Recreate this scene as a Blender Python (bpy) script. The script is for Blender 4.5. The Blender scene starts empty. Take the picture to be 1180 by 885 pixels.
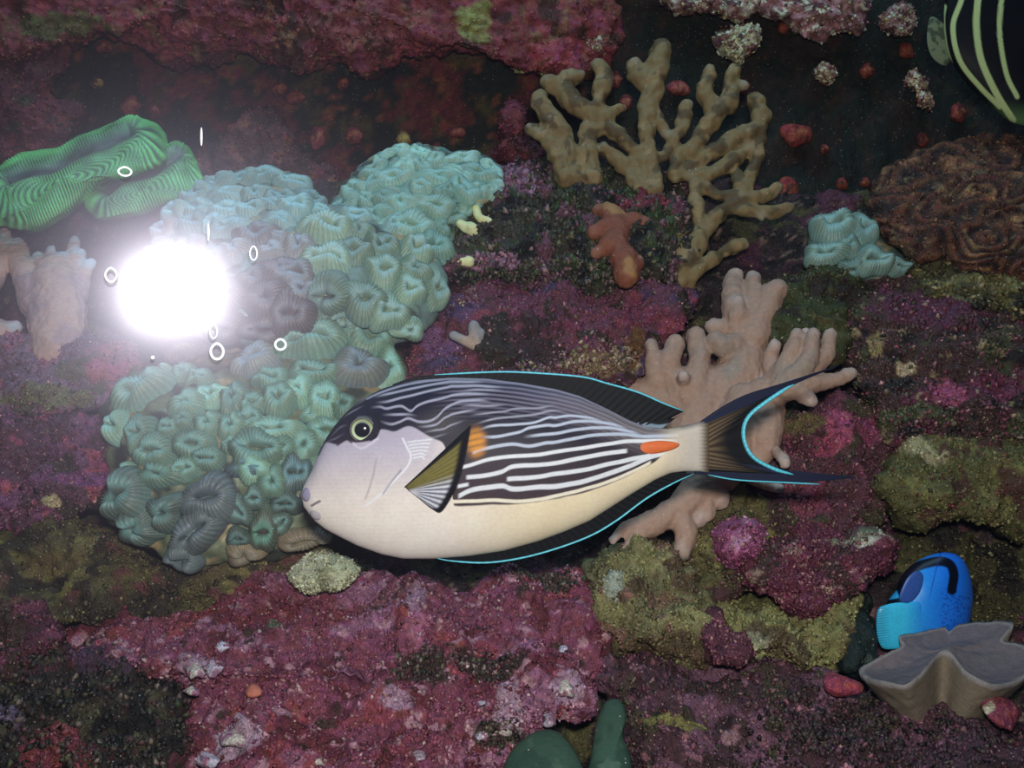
import bpy, math, random
import numpy as np
from mathutils import Vector, Matrix
random.seed(7); rng = np.random.default_rng(7)
SC = bpy.context.scene; COL = SC.collection

# ------------------------------------------------------------------ camera, light, exposure
CAMZ = 0.45; FPX = 1147.0
cam_d = bpy.data.cameras.new('camera'); cam_d.sensor_width = 36; cam_d.lens = 36*FPX/1180
cam_d.clip_start = 0.01
cam = bpy.data.objects.new('camera', cam_d); COL.objects.link(cam)
cam.location = (0, 0, CAMZ); cam.rotation_euler = (math.pi/2, 0, 0); SC.camera = cam
SC.view_settings.view_transform = 'Standard'; SC.view_settings.look = 'None'
SC.view_settings.gamma = 1; SC.view_settings.use_curve_mapping = False
SC.view_settings.exposure = 0.0
world = bpy.data.worlds.new('dim_room'); SC.world = world; world.use_nodes = True
world.node_tree.nodes['Background'].inputs[0].default_value = (0.35, 0.5, 0.8, 1)
world.node_tree.nodes['Background'].inputs[1].default_value = 0.03
SC.cycles.max_bounces = 5; SC.cycles.transparent_max_bounces = 12
FL = Vector((0.012, 0.0, CAMZ+0.058))                       # camera flash just above the lens
def area(name, loc, target, sx, sy, power, color, roll=0):
    l = bpy.data.lights.new(name, 'AREA'); l.shape = 'RECTANGLE'; l.size = sx; l.size_y = sy
    l.energy = power; l.color = color
    o = bpy.data.objects.new(name, l); COL.objects.link(o); o.location = loc
    o.rotation_euler = (Vector(target)-Vector(loc)).to_track_quat('-Z', 'Y').to_euler()
    if roll: o.rotation_euler.rotate_axis('Z', roll)
    return o
area('camera_flash', FL, (0.0, 0.7, CAMZ-0.05), 0.042, 0.028, 3.6, (1.0, 0.96, 0.93), 0.12)
area('aquarium_lamp', (-0.05, 0.72, 1.35), (-0.05, 0.85, 0.4), 1.3, 0.35, 4.2, (0.45, 0.75, 1.0))

# ------------------------------------------------------------------ helpers
DY = np.array([-200, 0, 200, 300, 400, 500, 650, 760, 885, 1100]); DV = np.array([1.18, 1.12, .985, .905, .845, .80, .75, .69, .625, .52])
def D(py): return np.interp(py, DY, DV)
def P(px, py, d):
    px = np.asarray(px, float); py = np.asarray(py, float); d = np.asarray(d, float)+0*px
    return np.stack([(px-590)/FPX*d, d, CAMZ-(py-442.5)/FPX*d], -1)
def lin(c):
    c = np.asarray(c, float)/255.0
    return np.where(c <= .04045, c/12.92, ((c+.055)/1.055)**2.4)
KA = .86
def alb(c, d, k=1.12):
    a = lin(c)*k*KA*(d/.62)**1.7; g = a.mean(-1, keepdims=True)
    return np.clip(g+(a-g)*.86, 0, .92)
def sstep(a, b, x):
    t = np.clip((x-a)/(b-a), 0, 1); return t*t*(3-2*t)
_perm = np.random.default_rng(3).permutation(4096).astype(np.int64)
_grad = np.random.default_rng(4).normal(size=(4096, 3)); _grad /= np.linalg.norm(_grad, axis=1)[:, None]
def pn(V, freq, seed=0):
    sh = V.shape[:-1]; p = V.reshape(-1, 3)*freq+seed*17.31
    i = np.floor(p).astype(np.int64); f = p-i; u = f*f*f*(f*(f*6-15)+10)
    out = np.zeros(len(p))
    for a in (0, 1):
        for b in (0, 1):
            for c in (0, 1):
                h = _perm[(_perm[(_perm[(i[:, 0]+a) & 4095]+i[:, 1]+b) & 4095]+i[:, 2]+c) & 4095]
                g = _grad[h]; d = (g*(f-np.array([a, b, c]))).sum(1)
                w = (u[:, 0] if a else 1-u[:, 0])*(u[:, 1] if b else 1-u[:, 1])*(u[:, 2] if c else 1-u[:, 2])
                out += w*d
    return (out*1.6).reshape(sh)
def fbm(V, freq, oct=3, seed=0):
    s = 0; a = 1
    for k in range(oct): s = s+a*pn(V, freq*2**k, seed+k*5); a *= .5
    return s
def spline(pts, n, closed=True):
    P_ = np.array(pts, float)
    if closed: Q = np.vstack([P_[-1:], P_, P_[:2]]); m = len(P_)
    else: Q = np.vstack([2*P_[:1]-P_[1:2], P_, 2*P_[-1:]-P_[-2:-1]]); m = len(P_)-1
    t = np.linspace(0, m, m*24, endpoint=False) if closed else np.linspace(0, m-1e-9, m*24+1)
    i = np.floor(t).astype(int); f = (t-i)[:, None]
    a, b, c, d = Q[i], Q[i+1], Q[i+2], Q[i+3]
    C = .5*((2*b)+(-a+c)*f+(2*a-5*b+4*c-d)*f**2+(-a+3*b-3*c+d)*f**3)
    if closed: C = np.vstack([C, C[:1]])
    L = np.r_[0, np.cumsum(np.linalg.norm(np.diff(C, axis=0), axis=1))]
    s = np.linspace(0, L[-1], n, endpoint=not closed)
    return np.stack([np.interp(s, L, C[:, k]) for k in range(C.shape[1])], -1)
def tag(o, label=None, cat=None, group=None, kind=None):
    if label: o['label'] = label
    if cat: o['category'] = cat
    if group: o['group'] = group
    if kind: o['kind'] = kind
    return o
def empty(name, loc, label=None, cat=None, group=None):
    o = bpy.data.objects.new(name, None); COL.objects.link(o); o.location = [float(v) for v in loc]
    o.empty_display_size = .02
    return tag(o, label, cat, group)
def make_mesh(name, V, faces, col=None, smooth=True):
    me = bpy.data.meshes.new(name); V = np.asarray(V, np.float32).reshape(-1, 3)
    faces = [np.asarray(f, np.int32) for f in faces if len(f)]
    me.vertices.add(len(V)); me.vertices.foreach_set('co', V.ravel())
    nl = sum(f.size for f in faces); npoly = sum(len(f) for f in faces)
    me.loops.add(nl); me.polygons.add(npoly)
    me.loops.foreach_set('vertex_index', np.concatenate([f.ravel() for f in faces]))
    tot = np.concatenate([np.full(len(f), f.shape[1], np.int32) for f in faces])
    st = np.r_[0, np.cumsum(tot)[:-1]].astype(np.int32)
    me.polygons.foreach_set('loop_start', st)
    try: me.polygons.foreach_set('loop_total', tot)
    except Exception: pass
    me.polygons.foreach_set('use_smooth', np.full(npoly, smooth, bool))
    me.update(calc_edges=True)
    if col is not None:
        at = me.color_attributes.new('Col', 'FLOAT_COLOR', 'POINT')
        c = np.ones((len(V), 4), np.float32); c[:, :3] = np.asarray(col).reshape(-1, 3)
        at.data.foreach_set('color', c.ravel())
    return me
def link(name, V, faces, mat, parent=None, col=None, smooth=True):
    V = np.asarray(V, float).reshape(-1, 3)
    if parent is None: org = V.mean(0)
    else:
        p = parent; org = np.array(parent['_o']) if '_o' in parent else np.array(parent.location)
    me = make_mesh(name, V-org, faces, col, smooth); me.materials.append(mat)
    o = bpy.data.objects.new(name, me); COL.objects.link(o)
    if parent is None: o.location = org
    else: o.parent = parent
    o['_o'] = [float(v) for v in org]
    return o
def gridf(nu, nv, wrap=False, off=0):
    i = np.arange(nu-1)[:, None]; j = np.arange(nv if wrap else nv-1)[None]
    j2 = (j+1) % nv
    a = i*nv+j; b = i*nv+j2; c = (i+1)*nv+j2; d = (i+1)*nv+j
    return np.stack([a, b, c, d], -1).reshape(-1, 4)+off
def gnormals(G, wrap=True):
    if wrap: dv = np.roll(G, -1, 1)-np.roll(G, 1, 1)
    else: dv = np.gradient(G, axis=1)
    du = np.gradient(G, axis=0)
    n = np.cross(du, dv); n /= np.linalg.norm(n, axis=-1, keepdims=True)+1e-12
    return n

# ------------------------------------------------------------------ materials
MATS = {}
def crust(name, mott=.35, scale=220, speck=.12, speckcol=(.55, .42, .42), bump=.6, rough=.55, spec=.35, fine=900, sss=0, fuzz=False):
    if name in MATS: return MATS[name]
    m = bpy.data.materials.new(name); m.use_nodes = True; nt = m.node_tree; N = nt.nodes; L = nt.links
    b = N['Principled BSDF']; b.inputs['Roughness'].default_value = rough; b.inputs['Specular IOR Level'].default_value = spec
    at = N.new('ShaderNodeAttribute'); at.attribute_name = 'Col'
    tc = N.new('ShaderNodeTexCoord')
    def noise(sc, det=3):
        n = N.new('ShaderNodeTexNoise'); n.inputs['Scale'].default_value = sc; n.inputs['Detail'].default_value = det
        n.inputs['Roughness'].default_value = .65
        L.new(tc.outputs['Object'], n.inputs['Vector']); return n
    n1 = noise(scale); n2 = noise(fine, 2)
    mr = N.new('ShaderNodeMapRange'); L.new(n1.outputs['Fac'], mr.inputs[0])
    mr.inputs[1].default_value = .3; mr.inputs[2].default_value = .7; mr.inputs[3].default_value = 1-mott; mr.inputs[4].default_value = 1+mott
    mr2 = N.new('ShaderNodeMapRange'); L.new(n2.outputs['Fac'], mr2.inputs[0])
    mr2.inputs[1].default_value = .3; mr2.inputs[2].default_value = .7; mr2.inputs[3].default_value = 1-mott*.9; mr2.inputs[4].default_value = 1+mott*.9
    mu = N.new('ShaderNodeMath'); mu.operation = 'MULTIPLY'; L.new(mr.outputs[0], mu.inputs[0]); L.new(mr2.outputs[0], mu.inputs[1])
    sc = N.new('ShaderNodeVectorMath'); sc.operation = 'SCALE'; L.new(at.outputs['Color'], sc.inputs[0]); L.new(mu.outputs[0], sc.inputs['Scale'])
    # small hue drift
    hs = N.new('ShaderNodeHueSaturation'); L.new(sc.outputs[0], hs.inputs['Color'])
    n3 = noise(scale*.6, 2); mh = N.new('ShaderNodeMapRange'); L.new(n3.outputs['Fac'], mh.inputs[0])
    mh.inputs[1].default_value = .3; mh.inputs[2].default_value = .7; mh.inputs[3].default_value = .5-.03*min(1, mott*2.5); mh.inputs[4].default_value = .5+.03*min(1, mott*2.5)
    L.new(mh.outputs[0], hs.inputs['Hue'])
    last = hs.outputs[0]
    if speck > 0:
        vo = N.new('ShaderNodeTexVoronoi'); vo.inputs['Scale'].default_value = 480; L.new(tc.outputs['Object'], vo.inputs['Vector'])
        lt = N.new('ShaderNodeMapRange'); L.new(vo.outputs['Distance'], lt.inputs[0]); lt.inputs[1].default_value = .18; lt.inputs[2].default_value = .3
        lt.inputs[3].default_value = 1; lt.inputs[4].default_value = 0
        sp = N.new('ShaderNodeSeparateColor'); L.new(vo.outputs['Color'], sp.inputs[0])
        gt = N.new('ShaderNodeMath'); gt.operation = 'LESS_THAN'; L.new(sp.outputs[0], gt.inputs[0]); gt.inputs[1].default_value = speck
        mm = N.new('ShaderNodeMath'); mm.operation = 'MULTIPLY'; L.new(lt.outputs[0], mm.inputs[0]); L.new(gt.outputs[0], mm.inputs[1])
        mx = N.new('ShaderNodeMix'); mx.data_type = 'RGBA'; L.new(mm.outputs[0], mx.inputs['Factor']); L.new(last, mx.inputs['A'])
        mx.inputs['B'].default_value = (*speckcol, 1); last = mx.outputs['Result']
    L.new(last, b.inputs['Base Color'])
    if sss: b.inputs['Subsurface Weight'].default_value = sss; b.inputs['Subsurface Radius'].default_value = (.004, .003, .002); b.inputs['Subsurface Scale'].default_value = 1
    ad = N.new('ShaderNodeMath'); ad.operation = 'ADD'; L.new(n1.outputs['Fac'], ad.inputs[0])
    m4 = N.new('ShaderNodeMath'); m4.operation = 'MULTIPLY'; L.new(n2.outputs['Fac'], m4.inputs[0]); m4.inputs[1].default_value = .45; L.new(m4.outputs[0], ad.inputs[1])
    bp = N.new('ShaderNodeBump'); bp.inputs['Strength'].default_value = bump; bp.inputs['Distance'].default_value = .004
    L.new(ad.outputs[0], bp.inputs['Height']); L.new(bp.outputs[0], b.inputs['Normal'])
    MATS[name] = m; return m
def flatmat(name, color=None, rough=.4, spec=.5, alpha=1, mott=0.06, scale=400):
    if name in MATS: return MATS[name]
    m = bpy.data.materials.new(name); m.use_nodes = True; nt = m.node_tree; N = nt.nodes; L = nt.links
    b = N['Principled BSDF']; b.inputs['Roughness'].default_value = rough; b.inputs['Specular IOR Level'].default_value = spec
    b.inputs['Alpha'].default_value = alpha
    tc = N.new('ShaderNodeTexCoord'); n = N.new('ShaderNodeTexNoise'); n.inputs['Scale'].default_value = scale; L.new(tc.outputs['Object'], n.inputs['Vector'])
    mr = N.new('ShaderNodeMapRange'); L.new(n.outputs['Fac'], mr.inputs[0]); mr.inputs[1].default_value = .3; mr.inputs[2].default_value = .7
    mr.inputs[3].default_value = 1-mott; mr.inputs[4].default_value = 1+mott
    sc = N.new('ShaderNodeVectorMath'); sc.operation = 'SCALE'; L.new(mr.outputs[0], sc.inputs['Scale'])
    if color is None:
        at = N.new('ShaderNodeAttribute'); at.attribute_name = 'Col'; L.new(at.outputs['Color'], sc.inputs[0])
    else: sc.inputs[0].default_value = tuple(color)
    L.new(sc.outputs[0], b.inputs['Base Color']); MATS[name] = m; return m
M_rock = crust('coralline_crust', .42, 190, .16, (.5, .3, .33), .9)
M_olive = crust('silted_rock', .38, 160, .08, (.45, .42, .25), .8)
M_rubble = crust('rubble_rock', .5, 230, .12, (.35, .3, .28), 1.0)
M_wallrock = crust('dim_crust', .5, 120, .05, (.5, .42, .25), .8)
M_polyp = crust('coral_flesh', .10, 300, .0, bump=.12, rough=.42, spec=.45, fine=1400)
M_green = crust('green_coral_flesh', .14, 300, 0, bump=.15, rough=.42, spec=.4, fine=1200)
M_leather = crust('leather_coral', .10, 260, .03, (.6, .5, .45), .25, rough=.6, spec=.3, fine=1500)
M_nod = crust('algae_nodules', .25, 500, 0, bump=.2, rough=.5, spec=.4)
M_fish = flatmat('fish_skin', None, .5, .14, mott=.05, scale=500)
M_fin = flatmat('fin_membrane', None, .6, .15, mott=.08)
M_edge = flatmat('cyan_fin_margin', (.12, .62, .78), .35, .5)
M_blue = flatmat('blue_fish_skin', None, .35, .4, mott=.12, scale=900)

# ------------------------------------------------------------------ rock builder
def paint(px, py, V, d, base, mottles=(), spots=(), seed=0, k=1.12):
    c = np.broadcast_to(alb(base, d, k), px.shape+(3,)).copy()
    for q, (mc, fr, thr) in enumerate(mottles):
        m = sstep(thr, thr+.18, fbm(V, fr, 3, seed+11*q))[..., None]; c = c*(1-m)+alb(mc, d, k)*m
    if len(spots):
        wob = fbm(V, 60, 3, seed+91)
        for (x, y, rx, ry, mc, *s) in spots:
            r = np.hypot((px-x)/rx, (py-y)/ry)+wob*.55
            m = (1-sstep(.75, 1.05, r))[..., None]*(s[0] if s else 1); c = c*(1-m)+alb(mc, d, k)*m
    return c
def nodules(parent, G, Nn, Cc, n, size, palette, d, mask=None, name='algae_nodules', flat=.6, keep_col=.4, k=1.12, seed=0):
    r = np.random.default_rng(seed+5)
    idx = np.arange(len(G)); 
    if mask is not None: idx = idx[mask > r.random(len(idx))]
    if not len(idx): return
    idx = r.choice(idx, n); c0 = G[idx]; nn = Nn[idx]
    n = int(n*1.5); idx = r.choice(idx, n); c0 = G[idx]; nn = Nn[idx]; s = (size*.42+.0004)*(.35+r.random(n)**2*1.5)
    t = r.normal(size=(n, 3)); t -= (t*nn).sum(1)[:, None]*nn; t /= np.linalg.norm(t, axis=1)[:, None]+1e-9
    b = np.cross(nn, t); tilt = r.normal(size=(n, 3))*.45; nn2 = nn+tilt; nn2 /= np.linalg.norm(nn2, axis=1)[:, None]
    e = .5+r.random(n)*1.0
    V = np.stack([c0+nn2*(s*1.1)[:, None], c0+t*(s*e)[:, None], c0+b*(s*.8)[:, None], c0-t*(s*e)[:, None], c0-b*(s*.8)[:, None], c0-nn2*(s*flat)[:, None]], 1)
    f = np.array([[0, 1, 2], [0, 2, 3], [0, 3, 4], [0, 4, 1], [5, 2, 1], [5, 3, 2], [5, 4, 3], [5, 1, 4]])
    F = (f[None]+np.arange(n)[:, None, None]*6).reshape(-1, 3)
    pal = np.array([alb(p, d, k) for p in palette]); pc = pal[r.integers(0, len(pal), n)]*(.35+.6*r.random((n, 1)))
    kk = (r.random((n, 1)) < keep_col+.25); pc = np.where(kk, Cc[idx]*(.7+.8*r.random((n, 1))), pc)
    o = link(name, V, [F], M_nod, parent, np.repeat(np.clip(pc, 0, .9)[:, None], 6, 1), smooth=True)
    o['kind'] = 'stuff'; return o
def rock(name, outline, label, cat='rock', off=0.0, T=.035, base=(90, 50, 60), mottles=(), spots=(), mat=None, disp=((.011, 28), (.0045, 80), (.0022, 200), (.0010, 480)),
         step=2.4, prof=2.6, group=None, nod=None, parent=None, center=None, back=None, ridge=None, d=None, k=1.12, seed=None, edge=None, slope=1.0, kind=None):
    seed = int(abs(outline[0][0])*3+abs(outline[0][1])) % 97 if seed is None else seed
    B0 = np.array(outline, float); per = np.linalg.norm(np.diff(np.vstack([B0, B0[:1]]), axis=0), axis=1).sum()
    n = int(np.clip(per/step, 40, 900)); B = spline(outline, n)
    c = B.mean(0) if center is None else np.array(center, float)
    R = np.linalg.norm(B-c, axis=1).mean(); nr = int(np.clip(R/step, 10, 260))
    tt = np.linspace(.004, 1, nr); r = 1-(1-tt)**1.35
    nb = max(5, nr//9); rb = np.sqrt(np.clip(1-np.linspace(0, 1, nb+1)[1:]**2, 0, 1)); rb[-1] = .02
    rr = np.r_[r, rb]; sgn = np.r_[np.ones(nr), -np.ones(nb)]
    px = c[0]+rr[:, None]*(B[None, :, 0]-c[0]); py = c[1]+rr[:, None]*(B[None, :, 1]-c[1])
    h = (1-np.clip(rr, 0, 1)**prof)**(1/prof if prof > 2 else .5)
    d0 = (d if d is not None else float(D(c[1])+off))
    dd = (D(py)+off)*slope+d0*(1-slope) if d is None else np.full_like(py, d)
    if back is None: back = T*.7
    dep = dd-np.where(sgn > 0, T, -back)[:, None]*h[:, None]
    G = P(px, py, dep); N_ = gnormals(G); ctr = G.mean((0, 1))
    # orient outwards: front must face the camera side (-Y)
    if (N_[:nr, :, 1].mean()) > 0: N_ = -N_
    amp = np.clip(T/.03, .25, 1.2)
    dz = 0
    for q, (a, fr) in enumerate(disp): dz = dz+a*amp*pn(G, fr, seed+q*3)
    if ridge: dz = dz+ridge(px, py, rr[:, None]+0*px, np.linspace(0, 2*np.pi, n, endpoint=False)[None]+0*px)
    G = G+N_*(dz if not np.isscalar(dz) else 0)[..., None] if not np.isscalar(dz) else G
    C = paint(px, py, G, d0, base, mottles, spots, seed, k)
    if edge: C = edge(px, py, rr[:, None]+0*px, np.linspace(0, 2*np.pi, n, endpoint=False)[None]+0*px, C, G, d0)
    F = gridf(nr+nb, n, True)
    V = np.vstack([G.reshape(-1, 3), G[0].mean(0)[None], G[-1].mean(0)[None]]); Cv = np.vstack([C.reshape(-1, 3), C[0].mean(0)[None], C[-1].mean(0)[None]])
    j = np.arange(n); a = len(V)-2; l0 = (nr+nb-1)*n
    F3 = np.vstack([np.stack([j, np.full(n, a), (j+1) % n], -1), np.stack([l0+j, l0+(j+1) % n, np.full(n, a+1)], -1)])
    o = link(name, V, [F, F3], mat or M_rock, parent, np.clip(Cv, 0, .92))
    tag(o, label, cat if parent is None else None, group, kind)
    if nod:
        for q, nd in enumerate(nod if isinstance(nod, list) else [nod]):
            Gf = G[:nr].reshape(-1, 3); Nf = N_[:nr].reshape(-1, 3); Cf = C[:nr].reshape(-1, 3); mk = None
            pxf = px[:nr].ravel(); pyf = py[:nr].ravel()
            # area weight so that the nodules are spread evenly
            w = (rr[:nr, None]*np.ones(n)[None]).ravel()
            if nd.get('at'):
                mk = np.zeros(len(w))
                for (x, y, rx, ry) in nd['at']: mk = np.maximum(mk, np.hypot((pxf-x)/rx, (pyf-y)/ry) < 1+.4*pn(Gf, 60, 3))
                w = w*mk
            nodules(o, Gf, Nf, Cf, nd['n'], nd['s'], nd['pal'], d0, w, nd.get('name', 'algae_nodules'), keep_col=nd.get('keep', .4), k=k, seed=seed+q)
    return o

# ------------------------------------------------------------------ the setting
def tank():
    def box(name, x0, x1, y0, y1, z0, z1, mat, kind='structure'):
        V = [(x, y, z) for x in (x0, x1) for y in (y0, y1) for z in (z0, z1)]
        F = [(0, 1, 3, 2), (4, 6, 7, 5), (0, 4, 5, 1), (2, 3, 7, 6), (0, 2, 6, 4), (1, 5, 7, 3)]
        o = link(name, V, [np.array(F)], mat, None, np.tile([.02, .028, .022], (8, 1)), smooth=False); o['kind'] = kind; return o
    box('floor', -1.2, 1.2, .45, 1.32, -.12, -.10, M_wallrock)
    # back wall: slightly uneven overgrown panel
    nx, nz = 300, 200; x = np.linspace(-1.1, 1.1, nx); z = np.linspace(-.1, 1.2, nz); X, Z = np.meshgrid(x, z)
    G = np.stack([X, np.full_like(X, 1.2), Z], -1); G[..., 1] += -.012*np.abs(fbm(G, 14, 4, 2))
    C = np.tile(lin((28, 34, 26))*1.0, X.shape+(1,)); 
    px = 590+G[..., 0]/1.2*FPX
    left = (1-sstep(500, 760, px))[..., None]
    for (c, f, t, s) in (((95, 38, 36), 16, .12, 1), ((75, 62, 34), 24, .3, 4), ((120, 66, 44), 45, .42, 8)):
        m = sstep(t, t+.15, fbm(G, f, 4, s))[..., None]*(.12+.88*left); C = C*(1-m)+lin(c)*1.25*m
    Gb = G.copy(); Gb[..., 1] = 1.25
    V = np.vstack([G.reshape(-1, 3), Gb.reshape(-1, 3)]); F = gridf(nz, nx); F2 = gridf(nz, nx, off=nx*nz)[:, ::-1]
    rim = np.r_[np.arange(nx), np.arange(1, nz)*nx+nx-1, (nz-1)*nx+np.arange(nx-2, -1, -1), np.arange(nz-2, 0, -1)*nx]
    r2 = np.roll(rim, -1); F3 = np.stack([rim, rim+nx*nz, r2+nx*nz, r2], -1)
    o = link('wall_back', V, [F, F2, F3], M_wallrock, None, np.vstack([C.reshape(-1, 3)]*2)); o['kind'] = 'structure'
tank()
def reef_base():
    ny, nx = 330, 480; pys = np.linspace(215, 1250, ny); pxs = np.linspace(-420, 1600, nx); PX, PY = np.meshgrid(pxs, pys)
    d = D(PY)+.035; G = P(PX, PY, d)
    dz = .022*fbm(G, 9, 2, 1)+.008*fbm(G, 40, 3, 9)+.0018*pn(G, 210, 3)
    G[..., 1] -= dz; G[..., 2] += .4*dz
    C = paint(PX, PY, G, .78, (58, 42, 44), [((88, 42, 58), 18, .05), ((78, 72, 40), 14, .22), ((34, 28, 26), 40, .2), ((120, 95, 80), 120, .5)], [], 4)
    Gb = G.copy(); Gb[..., 1] = np.maximum(G[..., 1]+.03, 1.16*0+G[..., 1]+.03); Gb[..., 2] -= .02
    V = np.vstack([G.reshape(-1, 3), Gb.reshape(-1, 3)]); F = gridf(ny, nx)[:, ::-1]; F2 = gridf(ny, nx, off=nx*ny)
    rim = np.r_[np.arange(nx), np.arange(1, ny)*nx+nx-1, (ny-1)*nx+np.arange(nx-2, -1, -1), np.arange(ny-2, 0, -1)*nx]
    r2 = np.roll(rim, -1); F3 = np.stack([rim, r2, r2+nx*ny, rim+nx*ny], -1)
    o = link('reef_slope', V, [F, F2, F3], M_rubble, None, np.vstack([C.reshape(-1, 3)]*2)); tag(o, 'dark red and brown encrusted reef bank filling the tank behind the rocks', None, None, 'structure')
    N_ = gnormals(G, False); 
    if N_[..., 1].mean() > 0: N_ = -N_
    nodules(o, G.reshape(-1, 3), N_.reshape(-1, 3), C.reshape(-1, 3), 16000, .0028, [(110, 60, 75), (90, 85, 50), (60, 70, 40), (150, 120, 100), (50, 30, 30), (120, 45, 55)], .78)
reef_base()
# front pane of the aquarium, set at an angle to the camera so that it mirrors the flash
Fm = np.array([(200-590)/FPX*.6, .6, CAMZ+(442.5-335)/FPX*.6]); Fl = np.array(FL)
GN = Fm-Fl; GN /= np.linalg.norm(GN); GM = (Fm+Fl)/2
def on_glass(px, py, lift=0):
    r = np.array([(px-590)/FPX, 1, -(py-442.5)/FPX]); o = np.array([0, 0, CAMZ]); s = ((GM-o)@GN)/(r@GN)
    return o+r*s-GN*lift
def pane():
    m = bpy.data.materials.new('aquarium_glass'); m.use_nodes = True; nt = m.node_tree; N = nt.nodes; L = nt.links; N.clear()
    out = N.new('ShaderNodeOutputMaterial'); tr = N.new('ShaderNodeBsdfTransparent'); tr.inputs[0].default_value = (.985, .995, .99, 1)
    last = tr.outputs[0]
    tc = N.new('ShaderNodeTexCoord'); nz = N.new('ShaderNodeTexNoise'); nz.inputs['Scale'].default_value = 30; L.new(tc.outputs['Object'], nz.inputs['Vector'])
    for ro, w, c in ((.03, .04, (1, 1, 1)), (.05, .0035, (1, .98, 1)), (.13, .0016, (1, .95, 1.0)), (.20, .0028, (.86, .84, 1.0)), (.34, .0036, (.74, .72, 1.0))):
        g = N.new('ShaderNodeBsdfGlossy'); g.distribution = 'GGX'; g.inputs['Roughness'].default_value = ro
        g.inputs['Color'].default_value = (c[0]*w, c[1]*w, c[2]*w, 1)
        a = N.new('ShaderNodeAddShader'); L.new(last, a.inputs[0]); L.new(g.outputs[0], a.inputs[1]); last = a.outputs[0]
    L.new(last, out.inputs['Surface'])
    u = np.cross(GN, [0, 0, 1]); u /= np.linalg.norm(u); w = np.cross(u, GN)
    V = [GM+u*a*.55+w*b*.42+GN*c for a in (-1, 1) for b in (-1, 1) for c in (0, .006)]
    F = [(0, 1, 3, 2), (4, 6, 7, 5), (0, 4, 5, 1), (2, 3, 7, 6), (0, 2, 6, 4), (1, 5, 7, 3)]
    o = link('window_1', V, [np.array(F)], m, None, None, smooth=False); o['kind'] = 'structure'
pane()

# ------------------------------------------------------------------ rocks
RED = [(150, 70, 90), (165, 95, 110), (110, 40, 55), (130, 60, 100), (190, 130, 130), (95, 35, 45)]
TURF = [(70, 62, 45), (95, 90, 60), (120, 75, 80), (50, 45, 35), (85, 50, 55), (140, 120, 105), (60, 70, 45)]
OLV = [(125, 120, 65), (100, 92, 50), (150, 145, 85), (80, 70, 40), (110, 80, 60)]
rock('crimson_rock', [(70, 745), (115, 712), (190, 702), (250, 674), (330, 668), (400, 664), (470, 660), (540, 674), (600, 662), (650, 652), (688, 668), (704, 730), (694, 790), (668, 826), (610, 850), (585, 910), (560, 990), (400, 1000), (240, 980), (215, 870), (228, 805), (190, 768), (120, 764)],
     'broad crimson and purple coralline rock with white flecks below the striped fish', off=-.012, T=.035, base=(130, 60, 84), center=(440, 790),
     mottles=[((146, 88, 118), 16, .05), ((140, 56, 68), 24, .3), ((104, 38, 54), 35, .25), ((176, 124, 142), 90, .38), ((70, 46, 40), 60, .55)],
     spots=[(490, 772, 38, 20, (62, 42, 36)), (560, 765, 45, 16, (60, 40, 38)), (630, 667, 40, 10, (66, 52, 42)), (330, 700, 90, 28, (118, 34, 48), .7), (575, 850, 28, 14, (60, 48, 40)), (320, 722, 14, 9, (90, 100, 75)), (455, 690, 60, 12, (105, 70, 66), .5), (270, 850, 28, 20, (176, 146, 166), .8), (238, 770, 30, 14, (170, 140, 160), .7), (585, 820, 18, 30, (180, 150, 170), .6), (480, 700, 16, 16, (170, 130, 160), .6), (650, 795, 18, 16, (180, 150, 175), .6), (455, 805, 24, 10, (180, 150, 180), .6), (485, 727, 16, 14, (176, 100, 130), .7)],
     nod=[dict(n=9000, s=.0021, pal=RED+[(210, 170, 170)], keep=.35), dict(n=1300, s=.0028, pal=TURF, at=[(490, 772, 42, 22), (560, 765, 48, 18), (630, 667, 45, 14), (575, 850, 30, 18)], keep=.1)], step=2.0)
rock('rubble_rock', [(-80, 800), (-10, 775), (60, 748), (150, 742), (195, 770), (226, 812), (218, 870), (214, 990), (-80, 990)], 'dark knobbly rubble rock covered in brown turf at bottom left', off=-.006, T=.04, base=(52, 42, 36),
     mottles=[((90, 44, 50), 22, .2), ((74, 68, 46), 40, .25), ((26, 22, 20), 50, .2)], spots=[(60, 862, 46, 26, (138, 52, 62), .8), (8, 820, 20, 14, (110, 90, 120), .7), (120, 762, 50, 12, (96, 60, 90), .7)], mat=M_rubble,
     nod=dict(n=5200, s=.0036, pal=TURF+[(30, 26, 22), (40, 34, 28)], keep=.3), disp=((.009, 40), (.005, 100), (.003, 240)))
rock('olive_ledge_rock', [(-80, 596), (40, 598), (120, 610), (200, 640), (330, 630), (430, 652), (380, 684), (300, 700), (215, 716), (130, 716), (60, 732), (-80, 742)], 'long olive brown ledge rock under the teal coral', off=.0, T=.035, base=(84, 74, 42), center=(170, 665),
     mottles=[((112, 102, 54), 26, .1), ((52, 42, 30), 30, .12), ((96, 58, 50), 40, .35)], spots=[(110, 700, 90, 18, (52, 44, 34), .7), (60, 645, 50, 12, (98, 84, 44))], mat=M_olive, nod=dict(n=3600, s=.0021, pal=OLV+TURF, keep=.5))
rock('maroon_boulder', [(-80, 690), (20, 688), (78, 712), (74, 745), (20, 775), (-80, 800)], 'dull maroon boulder at the left edge under the olive ledge', off=-.012, T=.03, base=(86, 38, 54), mottles=[((64, 44, 34), 30, .1), ((110, 50, 70), 40, .3)], nod=dict(n=1600, s=.0024, pal=RED+TURF))
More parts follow.
